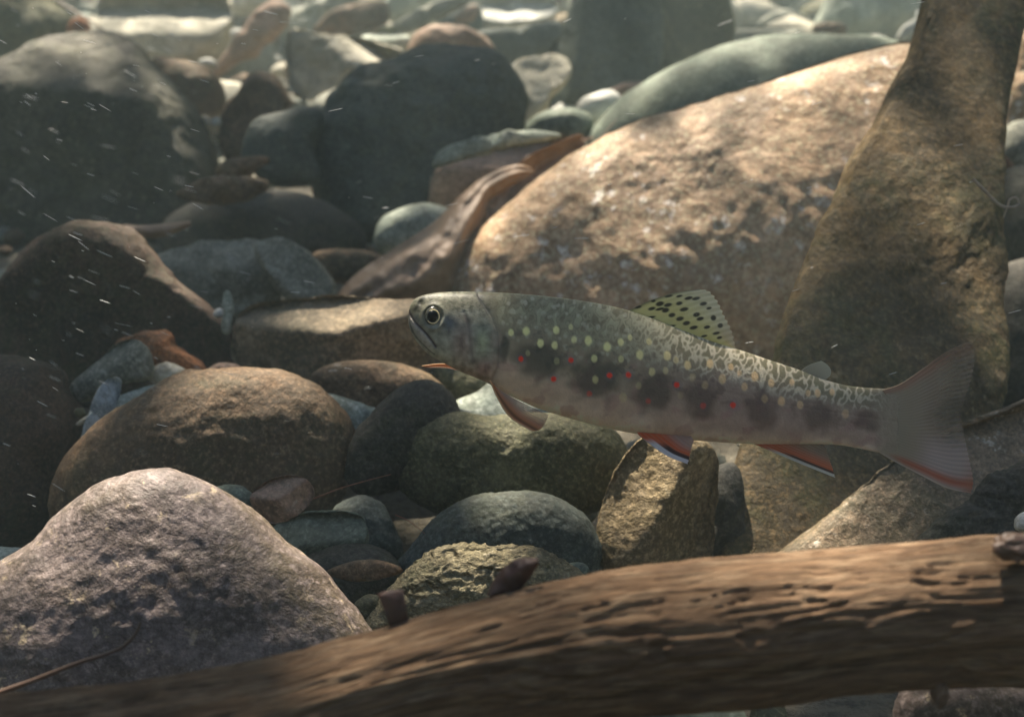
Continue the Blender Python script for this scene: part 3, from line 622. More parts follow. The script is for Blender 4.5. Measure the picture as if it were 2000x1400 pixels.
def make_log():
    top = catmull([(-500,1440),(-200,1398),(0,1362),(186,1343),(371,1314),(557,1278),(640,1256),(740,1232),(840,1200),(961,1168),(1104,1133),(1220,1112),(1340,1098),(1470,1084),(1604,1074),(1764,1062),(1936,1048),(2020,1050),(2250,1062),(2600,1080)], 10)
    bot = catmull([(-500,1820),(-200,1760),(0,1700),(150,1660),(300,1620),(480,1560),(640,1500),(780,1460),(900,1432),(1050,1410),(1200,1398),(1350,1388),(1500,1376),(1650,1352),(1800,1340),(1930,1336),(2050,1340),(2250,1360),(2600,1390)], 10)
    n = 900; K = 220
    xs = np.linspace(-500, 2600, n)
    ty_ = np.interp(xs, top[:, 0], top[:, 1]); by_ = np.interp(xs, bot[:, 0], bot[:, 1])
    zc = 0.262 + 0.010*(xs-1000)/1500
    cen = P(xs, (ty_+by_)/2, zc)
    R = (by_-ty_)/2*zc/F
    th = np.linspace(0, 2*math.pi, K, endpoint=False)
    T, Xs = np.meshgrid(th, np.arange(n))
    ax = (xs/1000.0)[:, None]*np.ones(K)
    q = np.stack([ax*1.6, np.cos(T)*1.4, np.sin(T)*1.4], 2).reshape(-1, 3)
    warp = noise3(q*np.array([1.5, 1, 1]))[:, None]*np.array([0, .35, .35])
    g1 = fbm((q+warp)*np.array([1.6, 3.2, 3.2])+3, 5, 0.55).reshape(n, K)
    g2 = noise3((q+warp*1.6)*np.array([0.9, 7.5, 7.5])+11).reshape(n, K)
    g3 = fbm((q+warp)*np.array([5, 16.0, 16.0])+31, 2).reshape(n, K)
    dr = 0.030*g1 - 0.05*sstep(0.12, 0.45, g2) + 0.014*g3
    # missing wood on the underside: a long split that leaves an overhanging lip
    dr = dr - 0.12*np.exp(-((T-2*math.pi*0.93)/0.22)**2)*(0.6+0.4*np.sin(ax*5))
    RR = R[:, None]*(1+dr)
    V = cen[:, None, :] + (np.sin(T)*RR)[..., None]*UP - (np.cos(T)*RR*0.9)[..., None]*FWD
    V = V.reshape(-1, 3)
    i = np.arange(n-1)[:, None]*K + np.arange(K)[None]
    j = np.arange(n-1)[:, None]*K + (np.arange(K)[None]+1) % K
    f = np.stack([i, i+K, j+K, j], 2).reshape(-1, 4)
    col = np.concatenate([q*np.array([1.4, 1, 1]), np.ones((len(q), 1))], 1)
    root = thing('driftwood_log', P(1000, 1280, 0.262), 'weathered brown driftwood log lying across the foreground', 'log')
    mesh_obj('trunk', V, f, M['wood'], root, origin=P(1000, 1280, 0.262), colors=col)
    # dark knot at the right end of the visible stretch
    d, ff = ico(5)
    dm, t, b = new_mat('dark_knot_wood')
    tc = N(t, 'ShaderNodeTexCoord'); n1 = noise_node(t, tc.outputs['Object'], 300, 6)
    t.links.new(mixc(t, n1, (0.05, 0.03, 0.02), (0.14, 0.08, 0.05)), b.inputs['Base Color'])
    M['knot'] = dm
    c = P(1990, 1068, 0.254)
    v = d*(1+0.18*fbm(d*1.5+4, 3))[:, None]
    v = c + (v[:, :1]*0.0060)*RIGHT + (v[:, 1:2]*0.0034)*UP - (v[:, 2:]*0.0040)*FWD
    mesh_obj('knot', v, ff, dm, root, origin=c)
    # short broken stub under the log, lower right
    c = P(1835, 1345, 0.262)
    v = d*(1+0.2*fbm(d*1.4+9, 3))[:, None]
    v = c + (v[:, :1]*0.0022)*RIGHT + (v[:, 1:2]*0.0042)*UP - (v[:, 2:]*0.0022)*FWD
    mesh_obj('stub', v, ff, dm, root, origin=c)
    return root
make_log()

def sheet(name, rows, m, parent=None, thick=0.0004, colors=None, origin=None):
    """rows: (n, k, 3) world points of a thin curved sheet; given a real thickness"""
    n, k, _ = rows.shape
    du = np.gradient(rows, axis=0); dv = np.gradient(rows, axis=1)
    nm = np.cross(du, dv); nm /= np.linalg.norm(nm, axis=2, keepdims=True)+1e-12
    t = np.asarray(thick)
    if t.ndim: t = t[..., None]
    A = rows + nm*t/2; B = rows - nm*t/2
    V = np.concatenate([A.reshape(-1, 3), B.reshape(-1, 3)])
    idx = np.arange(n*k).reshape(n, k)
    q = np.stack([idx[:-1, :-1], idx[1:, :-1], idx[1:, 1:], idx[:-1, 1:]], 2).reshape(-1, 4)
    q2 = q[:, ::-1] + n*k
    per = np.concatenate([idx[0, :], idx[1:, -1], idx[-1, -2::-1], idx[-2:0:-1, 0]])
    nx = np.roll(per, -1)
    e = np.stack([per, nx, nx+n*k, per+n*k], 1)
    f = np.concatenate([q, q2, e])
    cc = None if colors is None else np.concatenate([colors.reshape(-1, 4)]*2)
    return mesh_obj(name, V, f, m, parent, origin=origin, colors=cc)

def leaf_mat(name, c1, c2, trans=0.25, sc=90):
    m, t, b = new_mat(name)
    tc = N(t, 'ShaderNodeTexCoord')
    n1 = noise_node(t, tc.outputs['Object'], sc, 6); n2 = noise_node(t, tc.outputs['Object'], sc*5, 4)
    c = mixc(t, remap(t, n1, 0.35, 0.65), c1, c2)
    c = mixc(t, remap(t, n2, 0.55, 0.75, 0, 0.5), c, tuple(x*0.4 for x in c1))
    t.links.new(c, b.inputs['Base Color']); b.inputs['Roughness'].default_value = 0.6
    bp = N(t, 'ShaderNodeBump', Distance=0.0008); t.links.new(n1, bp.inputs['Height']); t.links.new(bp.outputs[0], b.inputs['Normal'])
    return m
M['leaf'] = leaf_mat('dead_leaf', (0.34, 0.23, 0.145), (0.21, 0.135, 0.08), sc=45)
M['leaf2'] = leaf_mat('dead_leaf_inside', (0.16, 0.10, 0.07), (0.09, 0.06, 0.04), sc=60)
M['flake'] = leaf_mat('bark_flake', (0.06, 0.022, 0.013), (0.03, 0.012, 0.008), sc=150)

def make_leaf():
    root = thing('curled_leaf', P(850, 500, 0.70), 'curled brown dead leaf lying against the mottled boulder', 'leaf')
    n, k = 110, 40
    top = resample([(655,578),(700,532),(790,472),(850,432),(902,380),(950,342),(1010,322),(1046,334)], n)
    bot = resample([(690,612),(770,606),(850,590),(905,560),(925,500),(948,432),(958,392),(1040,338)], n)
    v = np.linspace(0, 1, k)
    px = top[:, None, 0]*(1-v) + bot[:, None, 0]*v; py = top[:, None, 1]*(1-v) + bot[:, None, 1]*v
    u = np.linspace(0, 1, n)[:, None]*np.ones(k)
    zz = 0.70 + 0.06*u - 0.030*np.sin(np.pi*np.clip(v*0.85+0.1, 0, 1))[None]*np.sin(np.pi*np.clip(u*0.85+.12, 0, 1))
    q = np.stack([px.ravel()/60, py.ravel()/60, 0*px.ravel()], 1)
    zz = zz + 0.004*fbm(q, 4).reshape(n, k) + 0.0015*np.sin(v*16+u*4)
    sheet('blade', P(px, py, zz), M['leaf'], root, 0.0004, origin=P(850, 480, 0.70))
    top = resample([(1000,328),(1040,300),(1085,280),(1128,262),(1142,268)], n)
    bot = resample([(960,420),(1000,398),(1050,352),(1100,322),(1142,284)], n)
    px = top[:, None, 0]*(1-v) + bot[:, None, 0]*v; py = top[:, None, 1]*(1-v) + bot[:, None, 1]*v
    zz = 0.765 + 0.012*u + 0.010*np.sin(np.pi*v)[None] + 0.003*fbm(np.stack([px.ravel()/40, py.ravel()/40, 0*px.ravel()], 1), 3).reshape(n, k)
    sheet('curled_edge', P(px, py, zz), M['leaf'], root, 0.0004, origin=P(1050, 330, 0.76))
    a = resample([(1135,275),(1148,272),(1160,268)], 20)
    tube('stem', P(a[:, 0], a[:, 1], np.full(20, 0.775)), 0.0012, M['leaf'], root)

def tube(name, path, r, m, parent=None, K=10, taper=0.5):
    path = np.asarray(path); n = len(path)
    T = np.gradient(path, axis=0); T /= np.linalg.norm(T, axis=1)[:, None]
    A = np.cross(T, np.array([0.13, 0.2, 0.97])); A /= np.linalg.norm(A, axis=1)[:, None]
    B = np.cross(T, A)
    th = np.linspace(0, 2*math.pi, K, endpoint=False)
    rad = r*np.linspace(1, taper, n)*(1+0.15*noise3(path*260))
    V = path[:, None] + rad[:, None, None]*(np.cos(th)[None, :, None]*A[:, None]+np.sin(th)[None, :, None]*B[:, None])
    V = np.concatenate([V.reshape(-1, 3), path[:1], path[-1:]])
    i = np.arange(n-1)[:, None]*K+np.arange(K)[None]; j = np.arange(n-1)[:, None]*K+(np.arange(K)[None]+1) % K
    f = list(np.stack([i, i+K, j+K, j], 2).reshape(-1, 4))
    a = n*K
    f += [np.array([a, (q+1) % K, q, q]) for q in range(0)]
    return mesh_obj(name, V[:-2], np.array(f), m, parent, origin=path[n//2])
make_leaf()

M['twig'] = leaf_mat('twig_bark', (0.42, 0.34, 0.26), (0.28, 0.22, 0.16), sc=200)
M['needle'] = leaf_mat('orange_needle', (0.55, 0.16, 0.04), (0.42, 0.12, 0.03), sc=200)
M['redtwig'] = leaf_mat('red_twig', (0.30, 0.11, 0.06), (0.2, 0.08, 0.05), sc=200)
def twig(name, label, pts, z, r, m, cat='twig', z2=None):
    a = resample(pts, 40); zz = np.linspace(z, z if z2 is None else z2, 40)
    tag(tube(name, P(a[:, 0], a[:, 1], zz), r, m), label, cat)
twig('stick', 'straight pale stick leaning on the sunlit cream boulder', [(112,4),(150,26),(196,54)], 1.19, 0.0022, M['twig'], 'stick')
twig('twig', 'thin reddish twig spanning the dark gap below the brown oval stone', [(612,974),(660,955),(710,940),(764,926)], 0.42, 0.00028, M['redtwig'])
twig('twig', 'fine dark twig in the gap between slate stone and olive boulder', [(772,1005),(800,1018),(830,1042)], 0.43, 0.0002, M['redtwig'])
twig('twig', 'dark bent twig lying on the foot of the purple rock', [(-30,1362),(60,1330),(150,1295),(230,1268),(262,1240),(275,1215)], 0.283, 0.00075, M['knot'])
twig('root_fibre', 'pale curled root fibre on the right flank of the wedge rock', [(1900,350),(1925,375),(1952,400),(1975,405),(1990,398),(1984,386),(1972,390),(1968,404),(1960,425)], 0.50, 0.0008, M['twig'], 'root')
twig('grass_blade', 'thin pale grass stalk beside the big mottled boulder', [(1150,292),(1180,262),(1205,232)], 0.85, 0.0008, M['twig'], 'stalk')
def leaf_piece(name, label, top, bot, z, m, cat='leaf', bulge=0.004, thick=0.0003):
    n, k = 40, 16; top = resample(top, n); bot = resample(bot, n); v = np.linspace(0, 1, k)
    px = top[:, None, 0]*(1-v)+bot[:, None, 0]*v; py = top[:, None, 1]*(1-v)+bot[:, None, 1]*v
    zz = z - bulge*np.sin(np.pi*v)[None]*np.ones((n, 1)) + bulge*0.4*fbm(np.stack([px.ravel()/25, py.ravel()/25, 0*px.ravel()], 1), 3).reshape(n, k)
    o = sheet(name, P(px, py, zz), m, None, thick, origin=P(px.mean(), py.mean(), z))
    tag(o, label, cat)
leaf_piece('leaf_fragment', 'narrow olive leaf fragment above the dark reddish boulder', [(240,438),(280,440),(330,436),(372,431)], [(250,448),(290,466),(330,460),(374,441)], 0.66, M['leaf'])
leaf_piece('bark_flake', 'small red brown bark flake standing on the log, left one', [(738,1160),(760,1153),(788,1152)], [(762,1222),(780,1222),(798,1214)], 0.262, M['flake'], 'bark', 0.0012)
leaf_piece('bark_flake', 'larger dark bark flake leaning over the log before the pitted stone', [(950,1160),(975,1118),(1008,1092),(1050,1090)], [(960,1170),(1000,1166),(1025,1140),(1052,1100)], 0.265, M['flake'], 'bark', 0.0015)

# ------------------------------------------------------------------ the fish
ZF = 0.375
K_ = ZF/F                                     # metres per photo pixel at the fish
top_o = catmull([(798,618),(799,606),(803,594),(810,585),(822,578),(850,572),(885,570),(930,570),(965,571),(1000,573),(1060,578),(1120,585),(1180,595),(1230,607),(1285,626),(1340,648),(1400,670),(1450,685),(1500,702),(1560,722),(1600,738),(1650,752),(1690,757),(1720,759),(1750,762),(1768,775)], 8)
bot_o = catmull([(798,618),(798,632),(803,648),(815,668),(835,690),(860,705),(880,716),(900,726),(930,738),(950,747),(968,757),(1000,775),(1050,797),(1100,813),(1150,827),(1200,839),(1250,848),(1300,854),(1350,859),(1400,863),(1450,866),(1500,867),(1550,867),(1600,867),(1640,869),(1680,876),(1720,884),(1750,885),(1768,868)], 8)
def f_top(x): return np.interp(x, top_o[:, 0], top_o[:, 1])
def f_bot(x): return np.interp(x, bot_o[:, 0], bot_o[:, 1])
wid_x = [798, 802, 812, 830, 860, 900, 950, 1000, 1100, 1200, 1300, 1400, 1500, 1600, 1680, 1740, 1768]
wid_v = [2, 11, 20, 29, 39, 48, 54, 58, 62, 62, 58, 50, 40, 28, 16, 7, 1.2]
def f_wid(x):
    a = catmull(list(zip(wid_x, wid_v)), 8); return np.interp(x, a[:, 0], a[:, 1])
def bend(x):                                   # sideways curve of the spine, metres away from the viewer
    t = np.clip((x-1100)/800.0, 0, 1.2); h = np.clip((1000-x)/200.0, 0, 1)
    return 0.010*t**2 - 0.004*h**1.5
def FP(x, y, w):
    """fish point: lateral position in photo pixels, w pixels towards the viewer"""
    x = np.asarray(x, float); y = np.asarray(y, float); w = np.asarray(w, float)
    return P(x, y, ZF + bend(x)) - (w*K_)[..., None]*FWD

MOUTH = [(799,609),(805,620),(815,632),(830,647),(842,661),(853,677)]
JAW = [(799,617),(803,636),(812,655),(824,669),(838,683),(850,692)]
GILL = [(932,578),(945,598),(960,622),(970,650),(975,682),(972,715),(958,744)]
PREOP = [(908,612),(917,640),(921,675),(926,700)]
YEL = [(998,651,6,1),(1027,648,7.5,1),(1084,646,7,1),(1054,671,7,1),(1081,675,6.5,.9),(1118,664,6,.8),(1145,666,7.8,1),(1181,678,8,1),(1207,669,6.5,.9),
       (1156,700,6.5,.8),(1207,701,6,.7),(1158,740,6.5,.6),(1243,693,8,1),(1296,695,8,1),(1335,713,7.5,1),(1379,710,7.5,1),(1266,725,7,.8),(1292,723,6,.55),
       (1402,739,8,.9),(1313,703,6,.6),(1344,736,7,.4),(1368,751,7,.4),(1445,754,7,.8),(1466,735,8,1),(1498,747,7,1),(1517,782,8,.9),(1484,777,7,.45),
       (1554,789,7,.7),(1590,767,7,.9),(1620,765,6,.8),(1540,746,6,.8),(1571,767,6,.7),(1645,807,8,.5),(1211,774,8,.35),(1420,716,6,.8),(1436,728,5,.7),
       (1030,690,5,.3),(1085,705,6,.3),(1240,752,6,.3),(1320,770,6,.2),(1112,640,5,.6),(1225,660,5,.7),(1262,668,6,.7)]
RED = [(1017,701,4.2,1),(1112,703,4.2,1),(1079,739,4.4,1),(1185,732,4.5,1),(1221,731,4.5,1),(1313,750,4.6,1),(1422,789,5,1),(1147,767,4.5,.45),(1259,781,4.5,.35),(1364,790,5,.4)]
PARR = [(1052,702,58,46),(1160,738,56,50),(1266,764,46,46),(1362,780,40,46),(1478,799,38,44),(1592,812,40,36),(1690,820,32,32),(985,680,20,30)]

def make_fish():
    base = P(1280, 860, ZF)
    root = thing('trout', base, 'spotted trout with orange and white edged fins hovering above the stones', 'fish')
    n, k = 760, 300
    t = np.linspace(0, 1, n)
    xs = 798 + (1768-798)*(1 - (1-t**1.35)**1.0)
    xs = 798 + (t*0.82 + 0.18*t**3)*(1768-798)
    # extra density at the blunt snout and at the end of the tail stalk
    xs = 798 + (1768-798)*np.clip(np.concatenate([[0.0, .00012, .0005, .0011, .002, .0032], np.linspace(.0046, 1, n-6)]), 0, 1)
    th = np.linspace(0, 2*math.pi, k, endpoint=False)
    tp, bt, wd = f_top(xs), f_bot(xs), f_wid(xs)
    cy = (tp+bt)/2; hh = (bt-tp)/2
    ct, st = np.cos(th), np.sin(th)
    e = 0.88
    cs = np.sign(ct)*np.abs(ct)**e; sn = np.sign(st)*np.abs(st)**1.0
    # widest a little below mid height, narrower back
    X = xs[:, None]*np.ones(k); Y = cy[:, None] + hh[:, None]*sn[None]
    Wd = wd[:, None]*cs[None]*(1-0.10*(-sn[None]))*np.ones((n, 1))
    side = np.sign(cs)[None]*np.ones((n, 1)); fl = sstep(0.1, 0.5, np.abs(cs))[None]*np.ones((n, 1))
    x = X.ravel(); y = Y.ravel()
    d = np.zeros(x.shape)
    near = x < 1000
    def grv(pl, wpx, dep, sub=near):
        g = np.zeros(x.shape); dd, fr = polyd(x[sub], y[sub], pl); g[sub] = dep*np.exp(-(dd/wpx)**2)*sstep(0, .06, fr)*0+dep*np.exp(-(dd/wpx)**2); return g
    d -= grv(MOUTH, 2.6, 3.4); d -= grv(JAW, 1.8, 1.8); d -= grv(GILL, 5.0, 1.0); d -= grv(PREOP, 4, 1.2)
    # gill cover stands proud of the body behind it; jaw bone; cheek
    dg, fr = polyd(x[near], y[near], GILL)
    gl = np.interp(y[near], [p[1] for p in GILL], [p[0] for p in GILL])
    inside = (x[near] < gl); dd = np.zeros(x.shape); dd[near] = np.where(inside, 1.8*np.exp(-((gl-x[near])/30)**2), -0.6*np.exp(-((x[near]-gl)/12)**2)); d += dd
    r_eye = np.hypot(x-849, (y-620)/1.05)
    d += 2.6*np.exp(-((r_eye-22)/5)**2) - 3.5*np.exp(-(r_eye/17)**4)
    d -= 3.0*np.exp(-(((x-822)/5)**2+((y-592)/6)**2))
    mx = np.exp(-(polyd(x, y, [(806,626),(820,642),(838,664),(848,680)])[0]/5)**2)*near; d += 1.5*mx
    # flank muscle relief
    sc = noise3(np.stack([x/5.0, y/5.0, 0*x], 1)); d += 0.25*sc*(x > 980)
    lat = np.interp(x, [960, 1200, 1500, 1760], [668, 715, 785, 825]); d -= 0.5*np.exp(-((y-lat)/2.5)**2)*(x > 975)
    D = d.reshape(n, k)*fl
    Wd = Wd + side*D
    V = FP(X, Y, Wd).reshape(-1, 3)
    # ---------------- pigment
    col = np.zeros((len(x), 3))
    hrel = np.clip((y - np.repeat(tp, k))/np.repeat(np.maximum(bt-tp, 1), k), 0, 1)      # 0 back, 1 belly
    wob = 0.06*fbm(np.stack([x/60, y/60, 0*x], 1), 3)
    hr = hrel + wob
    back = np.array([.19, .17, .10]); flank = np.array([.30, .25, .165]); low = np.array([.60, .47, .34]); belly = np.array([.88, .76, .63])
    def mixv(a, b, f): return a*(1-f)[:, None] + b*f[:, None]
    col = mixv(np.tile(back, (len(x), 1)), flank, sstep(.12, .5, hr))
    col = mixv(col, low, sstep(.55, .80, hr)); col = mixv(col, belly, sstep(.80, 1.0, hr))
    rear = sstep(1150, 1450, x)
    col = mixv(col, np.array([.36, .24, .20]), rear*sstep(.15, .5, hr)*(1-sstep(.8, 1, hr))*.6)
    # pink patches
    pk = sstep(0.1, .5, fbm(np.stack([x/45, y/35, 0*x+3], 1), 3))*sstep(.35, .6, hr); col = mixv(col, np.array([.40, .23, .20]), .45*pk)
    body = sstep(950, 990, x)
    # worm markings of the back
    sz = 15.0
    slx = x + 0.25*y
    q = np.stack([slx/sz, (y)/sz*0.75, 0*x], 1)
    nz = noise3(q) + .35*noise3(q*2.1+7)
    worm = 1-sstep(.04, .32, np.abs(nz+.04))
    blob = sstep(.20, .36, nz)
    wm = np.maximum(worm*(.45+.55*sstep(1020, 1340, x)), .9*blob*(1-sstep(1180, 1340, x)))*(1-sstep(.30, .46, hr + .06*(1-rear)*0))*body*(1-sstep(1690, 1760, x))
    wcol = mixv(np.tile(np.array([.38, .37, .23]), (len(x), 1)), np.array([.66, .58, .42]), rear)
    amt = np.interp(x, [960, 1100, 1300, 1500, 1750], [.7, .75, .8, .82, .7])
    col = mixv(col, wcol, np.clip(wm*amt, 0, 1))
    fr_ = np.random.default_rng(3)
    for gx_ in np.arange(985, 1330, 15.0):
        for gy_ in np.arange(0.06, 0.50, 0.125):
            a = gx_ + fr_.uniform(-7, 7); b_ = float(f_top(a)) + (gy_+fr_.uniform(-.05, .05))*float(f_bot(a)-f_top(a))
            r = fr_.uniform(3.2, 6.0); el = fr_.uniform(.7, 1.5); am = fr_.uniform(.25, .75)*(1-sstep(1200, 1330, a))
            m_ = (np.abs(x-a) < 16) & (np.abs(y-b_) < 16); ex, ey = x[m_], y[m_]
            dd = np.hypot((ex-a)*el, ey-b_)*(1+.5*noise3(np.stack([ex/6, ey/6, 0*ex+a], 1)))
            f_ = ((1-sstep(r*.6, r*1.3, dd))*am)[:, None]
            col[m_] = col[m_]*(1-f_) + np.array([.46, .43, .30])*f_
    grain = 1 + .10*noise3(np.stack([x/2.2, y/2.2, 0*x], 1)) + .08*fbm(np.stack([x/12, y/12, 0*x+9], 1), 3)
    # parr marks
    pm = np.zeros(x.shape)
    for (a, b, rx, ry) in PARR:
        ex = x + 16*noise3(np.stack([x/26, y/26, 0*x+a], 1)); ey = y + 16*noise3(np.stack([x/22, y/22, 0*x+b], 1))
        pm = np.maximum(pm, 1-sstep(.45, 1.15, np.hypot((ex-a)/rx, (ey-b)/ry)))
    pc = mixv(np.tile(np.array([.062, .062, .048]), (len(x), 1)), np.array([.115, .072, .058]), rear)
    col = mixv(col, pc, pm*.74)
    # dark smudges between the marks
    sm = sstep(.15, .5, fbm(np.stack([x/26, y/22, 0*x+21], 1), 3))*sstep(.28, .4, hr)*(1-sstep(.55, .72, hr))*body
    col = mixv(col, pc*1.1, sm*.5)
    for (a, b, r, s_) in YEL:
        m_ = np.abs(x-a) < 16
        ex = x[m_]; ey = y[m_]; dd = np.hypot((ex-a)/1.0, (ey-b)/1.25)*(1+.12*noise3(np.stack([ex/6, ey/6, 0*ex+a], 1)))
        f_ = (1-sstep(r*.65, r*1.15, dd))*s_
        yc = np.array([.78, .74, .34])*(1-rear[m_])[:, None] + np.array([.78, .54, .28])*rear[m_][:, None]
        col[m_] = col[m_]*(1-f_[:, None]) + yc*f_[:, None]
    for (a, b, r, s_) in RED:
        m_ = np.abs(x-a) < 22; ex, ey = x[m_], y[m_]; dd = np.hypot(ex-a, ey-b)
        h_ = (1-sstep(r*1.4, r*3.4, dd))*s_*.25
        col[m_] = col[m_]*(1-h_[:, None]) + np.array([.17, .15, .19])*h_[:, None]
        f_ = (1-sstep(r*.85, r*1.45, dd*(1+.15*noise3(np.stack([ex/5, ey/5, 0*ex+b], 1)))))*s_
        col[m_] = col[m_]*(1-f_[:, None]) + np.array([.95, .06, .03])*f_[:, None]
    # head: olive crown, silvery green cheek, pink gill cover, pale jaw
    hd = 1-sstep(945, 985, x - 0.10*(y-650))
    hc = mixv(np.tile(np.array([.17, .165, .115]), (len(x), 1)), np.array([.36, .36, .28]), sstep(600, 690, y + .25*(x-850)))
    hc = mixv(hc, np.array([.44, .34, .27]), sstep(690, 735, y)*.7)
    hc = mixv(hc, np.array([.33, .22, .18]), .7*np.exp(-(((x-905)/22)**2+((y-672)/40)**2)))
    hc = mixv(hc, np.array([.34, .37, .22]), .8*np.exp(-(((x-944)/14)**2+((y-668)/26)**2)))
    hc = mixv(hc, np.array([.30, .17, .15]), .7*np.exp(-(((x-948)/20)**2+((y-718)/18)**2)))
    hc = mixv(hc, np.array([.10, .12, .15]), .75*np.exp(-(((x-880)/13)**2+((y-632)/15)**2)))
    hc = mixv(hc, np.array([.32, .34, .28]), .7*np.exp(-(((x-912)/22)**2+((y-612)/6)**2)))
    mot = sstep(.1, .4, fbm(np.stack([x/9, y/6, 0*x+2], 1), 3))*(1-sstep(600, 625, y))
    hc = mixv(hc, np.array([.07, .075, .05]), mot*.6)
    hc = mixv(hc, np.array([.46, .42, .38]), .6*np.exp(-(polyd(x, y, [(803,625),(820,646),(840,672)])[0]/9)**2)*(x < 900))
    hm = fbm(np.stack([x/14, y/14, 0*x+40], 1), 4); hc = hc*(1+.45*hm)[:, None]
    col = mixv(col, hc*.85, hd)
    for pl, wpx, dk, c_ in ((MOUTH, 2.6, .9, (.05, .03, .035)), (JAW, 1.6, .7, (.05, .05, .045)), (GILL, 3.6, .20, (.07, .05, .055)), (PREOP, 3.5, .4, (.10, .07, .07)),
                            ([(812,605),(818,598),(824,588),(828,582)], 5.5, .95, (.02, .02, .012)), ([(932,574),(942,592),(955,608)], 4.5, .6, (.05, .05, .05))):
        m_ = x < 1010; dd, fr = polyd(x[m_], y[m_], pl); f_ = dk*np.exp(-(dd/wpx)**2)
        col[m_] = col[m_]*(1-f_[:, None]) + np.array(c_)*f_[:, None]
    # tail stalk end
    te = sstep(1680, 1750, x + 10*noise3(np.stack([x/15, y/15, 0*x], 1))); col = mixv(col, np.array([.33, .27, .19]), te)
    col = np.clip(col*grain[:, None]*1.12, 0.01, .9)
    cols = np.concatenate([col, np.ones((len(x), 1))], 1)
    # mesh with capped ends
    V = np.concatenate([V, V[:k].mean(0, keepdims=True), V[-k:].mean(0, keepdims=True)])
    cols = np.concatenate([cols, cols[:1], cols[-1:]])
    i = np.arange(n-1)[:, None]*k+np.arange(k)[None]; j = np.arange(n-1)[:, None]*k+(np.arange(k)[None]+1) % k
    quads = np.stack([i, j, j+k, i+k], 2).reshape(-1, 4)
    tri = np.concatenate([np.concatenate([quads[:, [0, 1, 2]], quads[:, [0, 2, 3]]]),
          np.array([[n*k, (q+1) % k, q] for q in range(k)]), np.array([[n*k+1, (n-1)*k+q, (n-1)*k+(q+1) % k] for q in range(k)])])
    m, t_, b = new_mat('trout_skin')
    at = N(t_, 'ShaderNodeAttribute', attribute_name='pigment'); t_.links.new(at.outputs['Color'], b.inputs['Base Color'])
    b.inputs['Roughness'].default_value = 0.45; b.inputs['Specular IOR Level'].default_value = 0.16
    b.inputs['Subsurface Weight'].default_value = 0.15; b.inputs['Subsurface Radius'].default_value = (0.004, 0.002, 0.0015)
    tc = N(t_, 'ShaderNodeTexCoord'); vo = N(t_, 'ShaderNodeTexVoronoi', Scale=1500.0); t_.links.new(tc.outputs['Object'], vo.inputs['Vector'])
    bp = N(t_, 'ShaderNodeBump', Strength=0.25, Distance=0.0002); t_.links.new(vo.outputs['Distance'], bp.inputs['Height']); t_.links.new(bp.outputs[0], b.inputs['Normal'])
    mesh_obj('body', V, tri, m, root, origin=base, colors=cols)

    # ---------------- fins
    fm, t_, b = new_mat('trout_fin')
    at = N(t_, 'ShaderNodeAttribute', attribute_name='pigment'); t_.links.new(at.outputs['Color'], b.inputs['Base Color'])
    t_.links.new(at.outputs['Alpha'], b.inputs['Alpha'])
    b.inputs['Roughness'].default_value = 0.5; b.inputs['Specular IOR Level'].default_value = 0.3
    tl = N(t_, 'ShaderNodeBsdfTranslucent'); t_.links.new(at.outputs['Color'], tl.inputs[0])
    tr = N(t_, 'ShaderNodeBsdfTransparent'); mxa = N(t_, 'ShaderNodeMixShader'); mxb = N(t_, 'ShaderNodeMixShader')
    mxa.inputs[0].default_value = 0.3
    b2 = b; t_.links.remove(b.inputs['Alpha'].links[0])
    t_.links.new(b2.outputs[0], mxa.inputs[1]); t_.links.new(tl.outputs[0], mxa.inputs[2])
    t_.links.new(at.outputs['Alpha'], mxb.inputs[0]); t_.links.new(tr.outputs[0], mxb.inputs[1]); t_.links.new(mxa.outputs[0], mxb.inputs[2])
    t_.links.new(mxb.outputs[0], t_.nodes['Material Output'].inputs['Surface'])

    def fin(name, basep, tipp, e0, e1, w, paint, rays=14, ns=160, nt_=90, ripple=0.6, notch=2.0, basew=2.0, rayh=0.9):
        """Coons patch: basep (t=0) and tipp (t=1) run along s; e0 and e1 are the leading and trailing edges"""
        Bp, Tp = resample(basep, ns), resample(tipp, ns); E0, E1 = resample(e0, nt_), resample(e1, nt_)
        s_ = np.linspace(0, 1, ns)[:, None]; t2 = np.linspace(0, 1, nt_)[None]
        G = np.zeros((ns, nt_, 2))
        for c in range(2):
            G[..., c] = (1-t2)*Bp[:, None, c]+t2*Tp[:, None, c] + (1-s_)*E0[None, :, c]+s_*E1[None, :, c] \
                - ((1-s_)*(1-t2)*Bp[0, c]+(1-s_)*t2*Tp[0, c]+s_*(1-t2)*Bp[-1, c]+s_*t2*Tp[-1, c])
        ph = s_*rays*2*math.pi + 0*t2
        ray = np.cos(ph)                                   # +1 on a ray, -1 on the membrane
        # membrane edge is slightly notched between the rays
        pull = notch*(0.5-0.5*ray)*t2**8
        dirx = np.gradient(G[..., 0], axis=1); diry = np.gradient(G[..., 1], axis=1); dl = np.hypot(dirx, diry)+1e-6
        G[..., 0] -= dirx/dl*pull; G[..., 1] -= diry/dl*pull
        ww = w(s_, t2) if callable(w) else w + 0*ph
        ww = ww + ripple*1.2*np.sin(s_*5+t2*3)*t2
        rows = FP(G[..., 0], G[..., 1], ww + 0*ph)
        thick = (0.9 + rayh*np.clip(ray, 0, 1)*(1-.7*t2) + basew*(1-t2)**6)*K_
        c4 = paint(G[..., 0], G[..., 1], s_+0*t2, t2+0*s_, ray)
        return sheet(name, rows, fm, root, thick, c4, origin=FP(Bp[ns//2, 0], Bp[ns//2, 1], 0.0))
    def lerp(a, b, f): return np.asarray(a)*(1-f[..., None]) + np.asarray(b)*f[..., None]
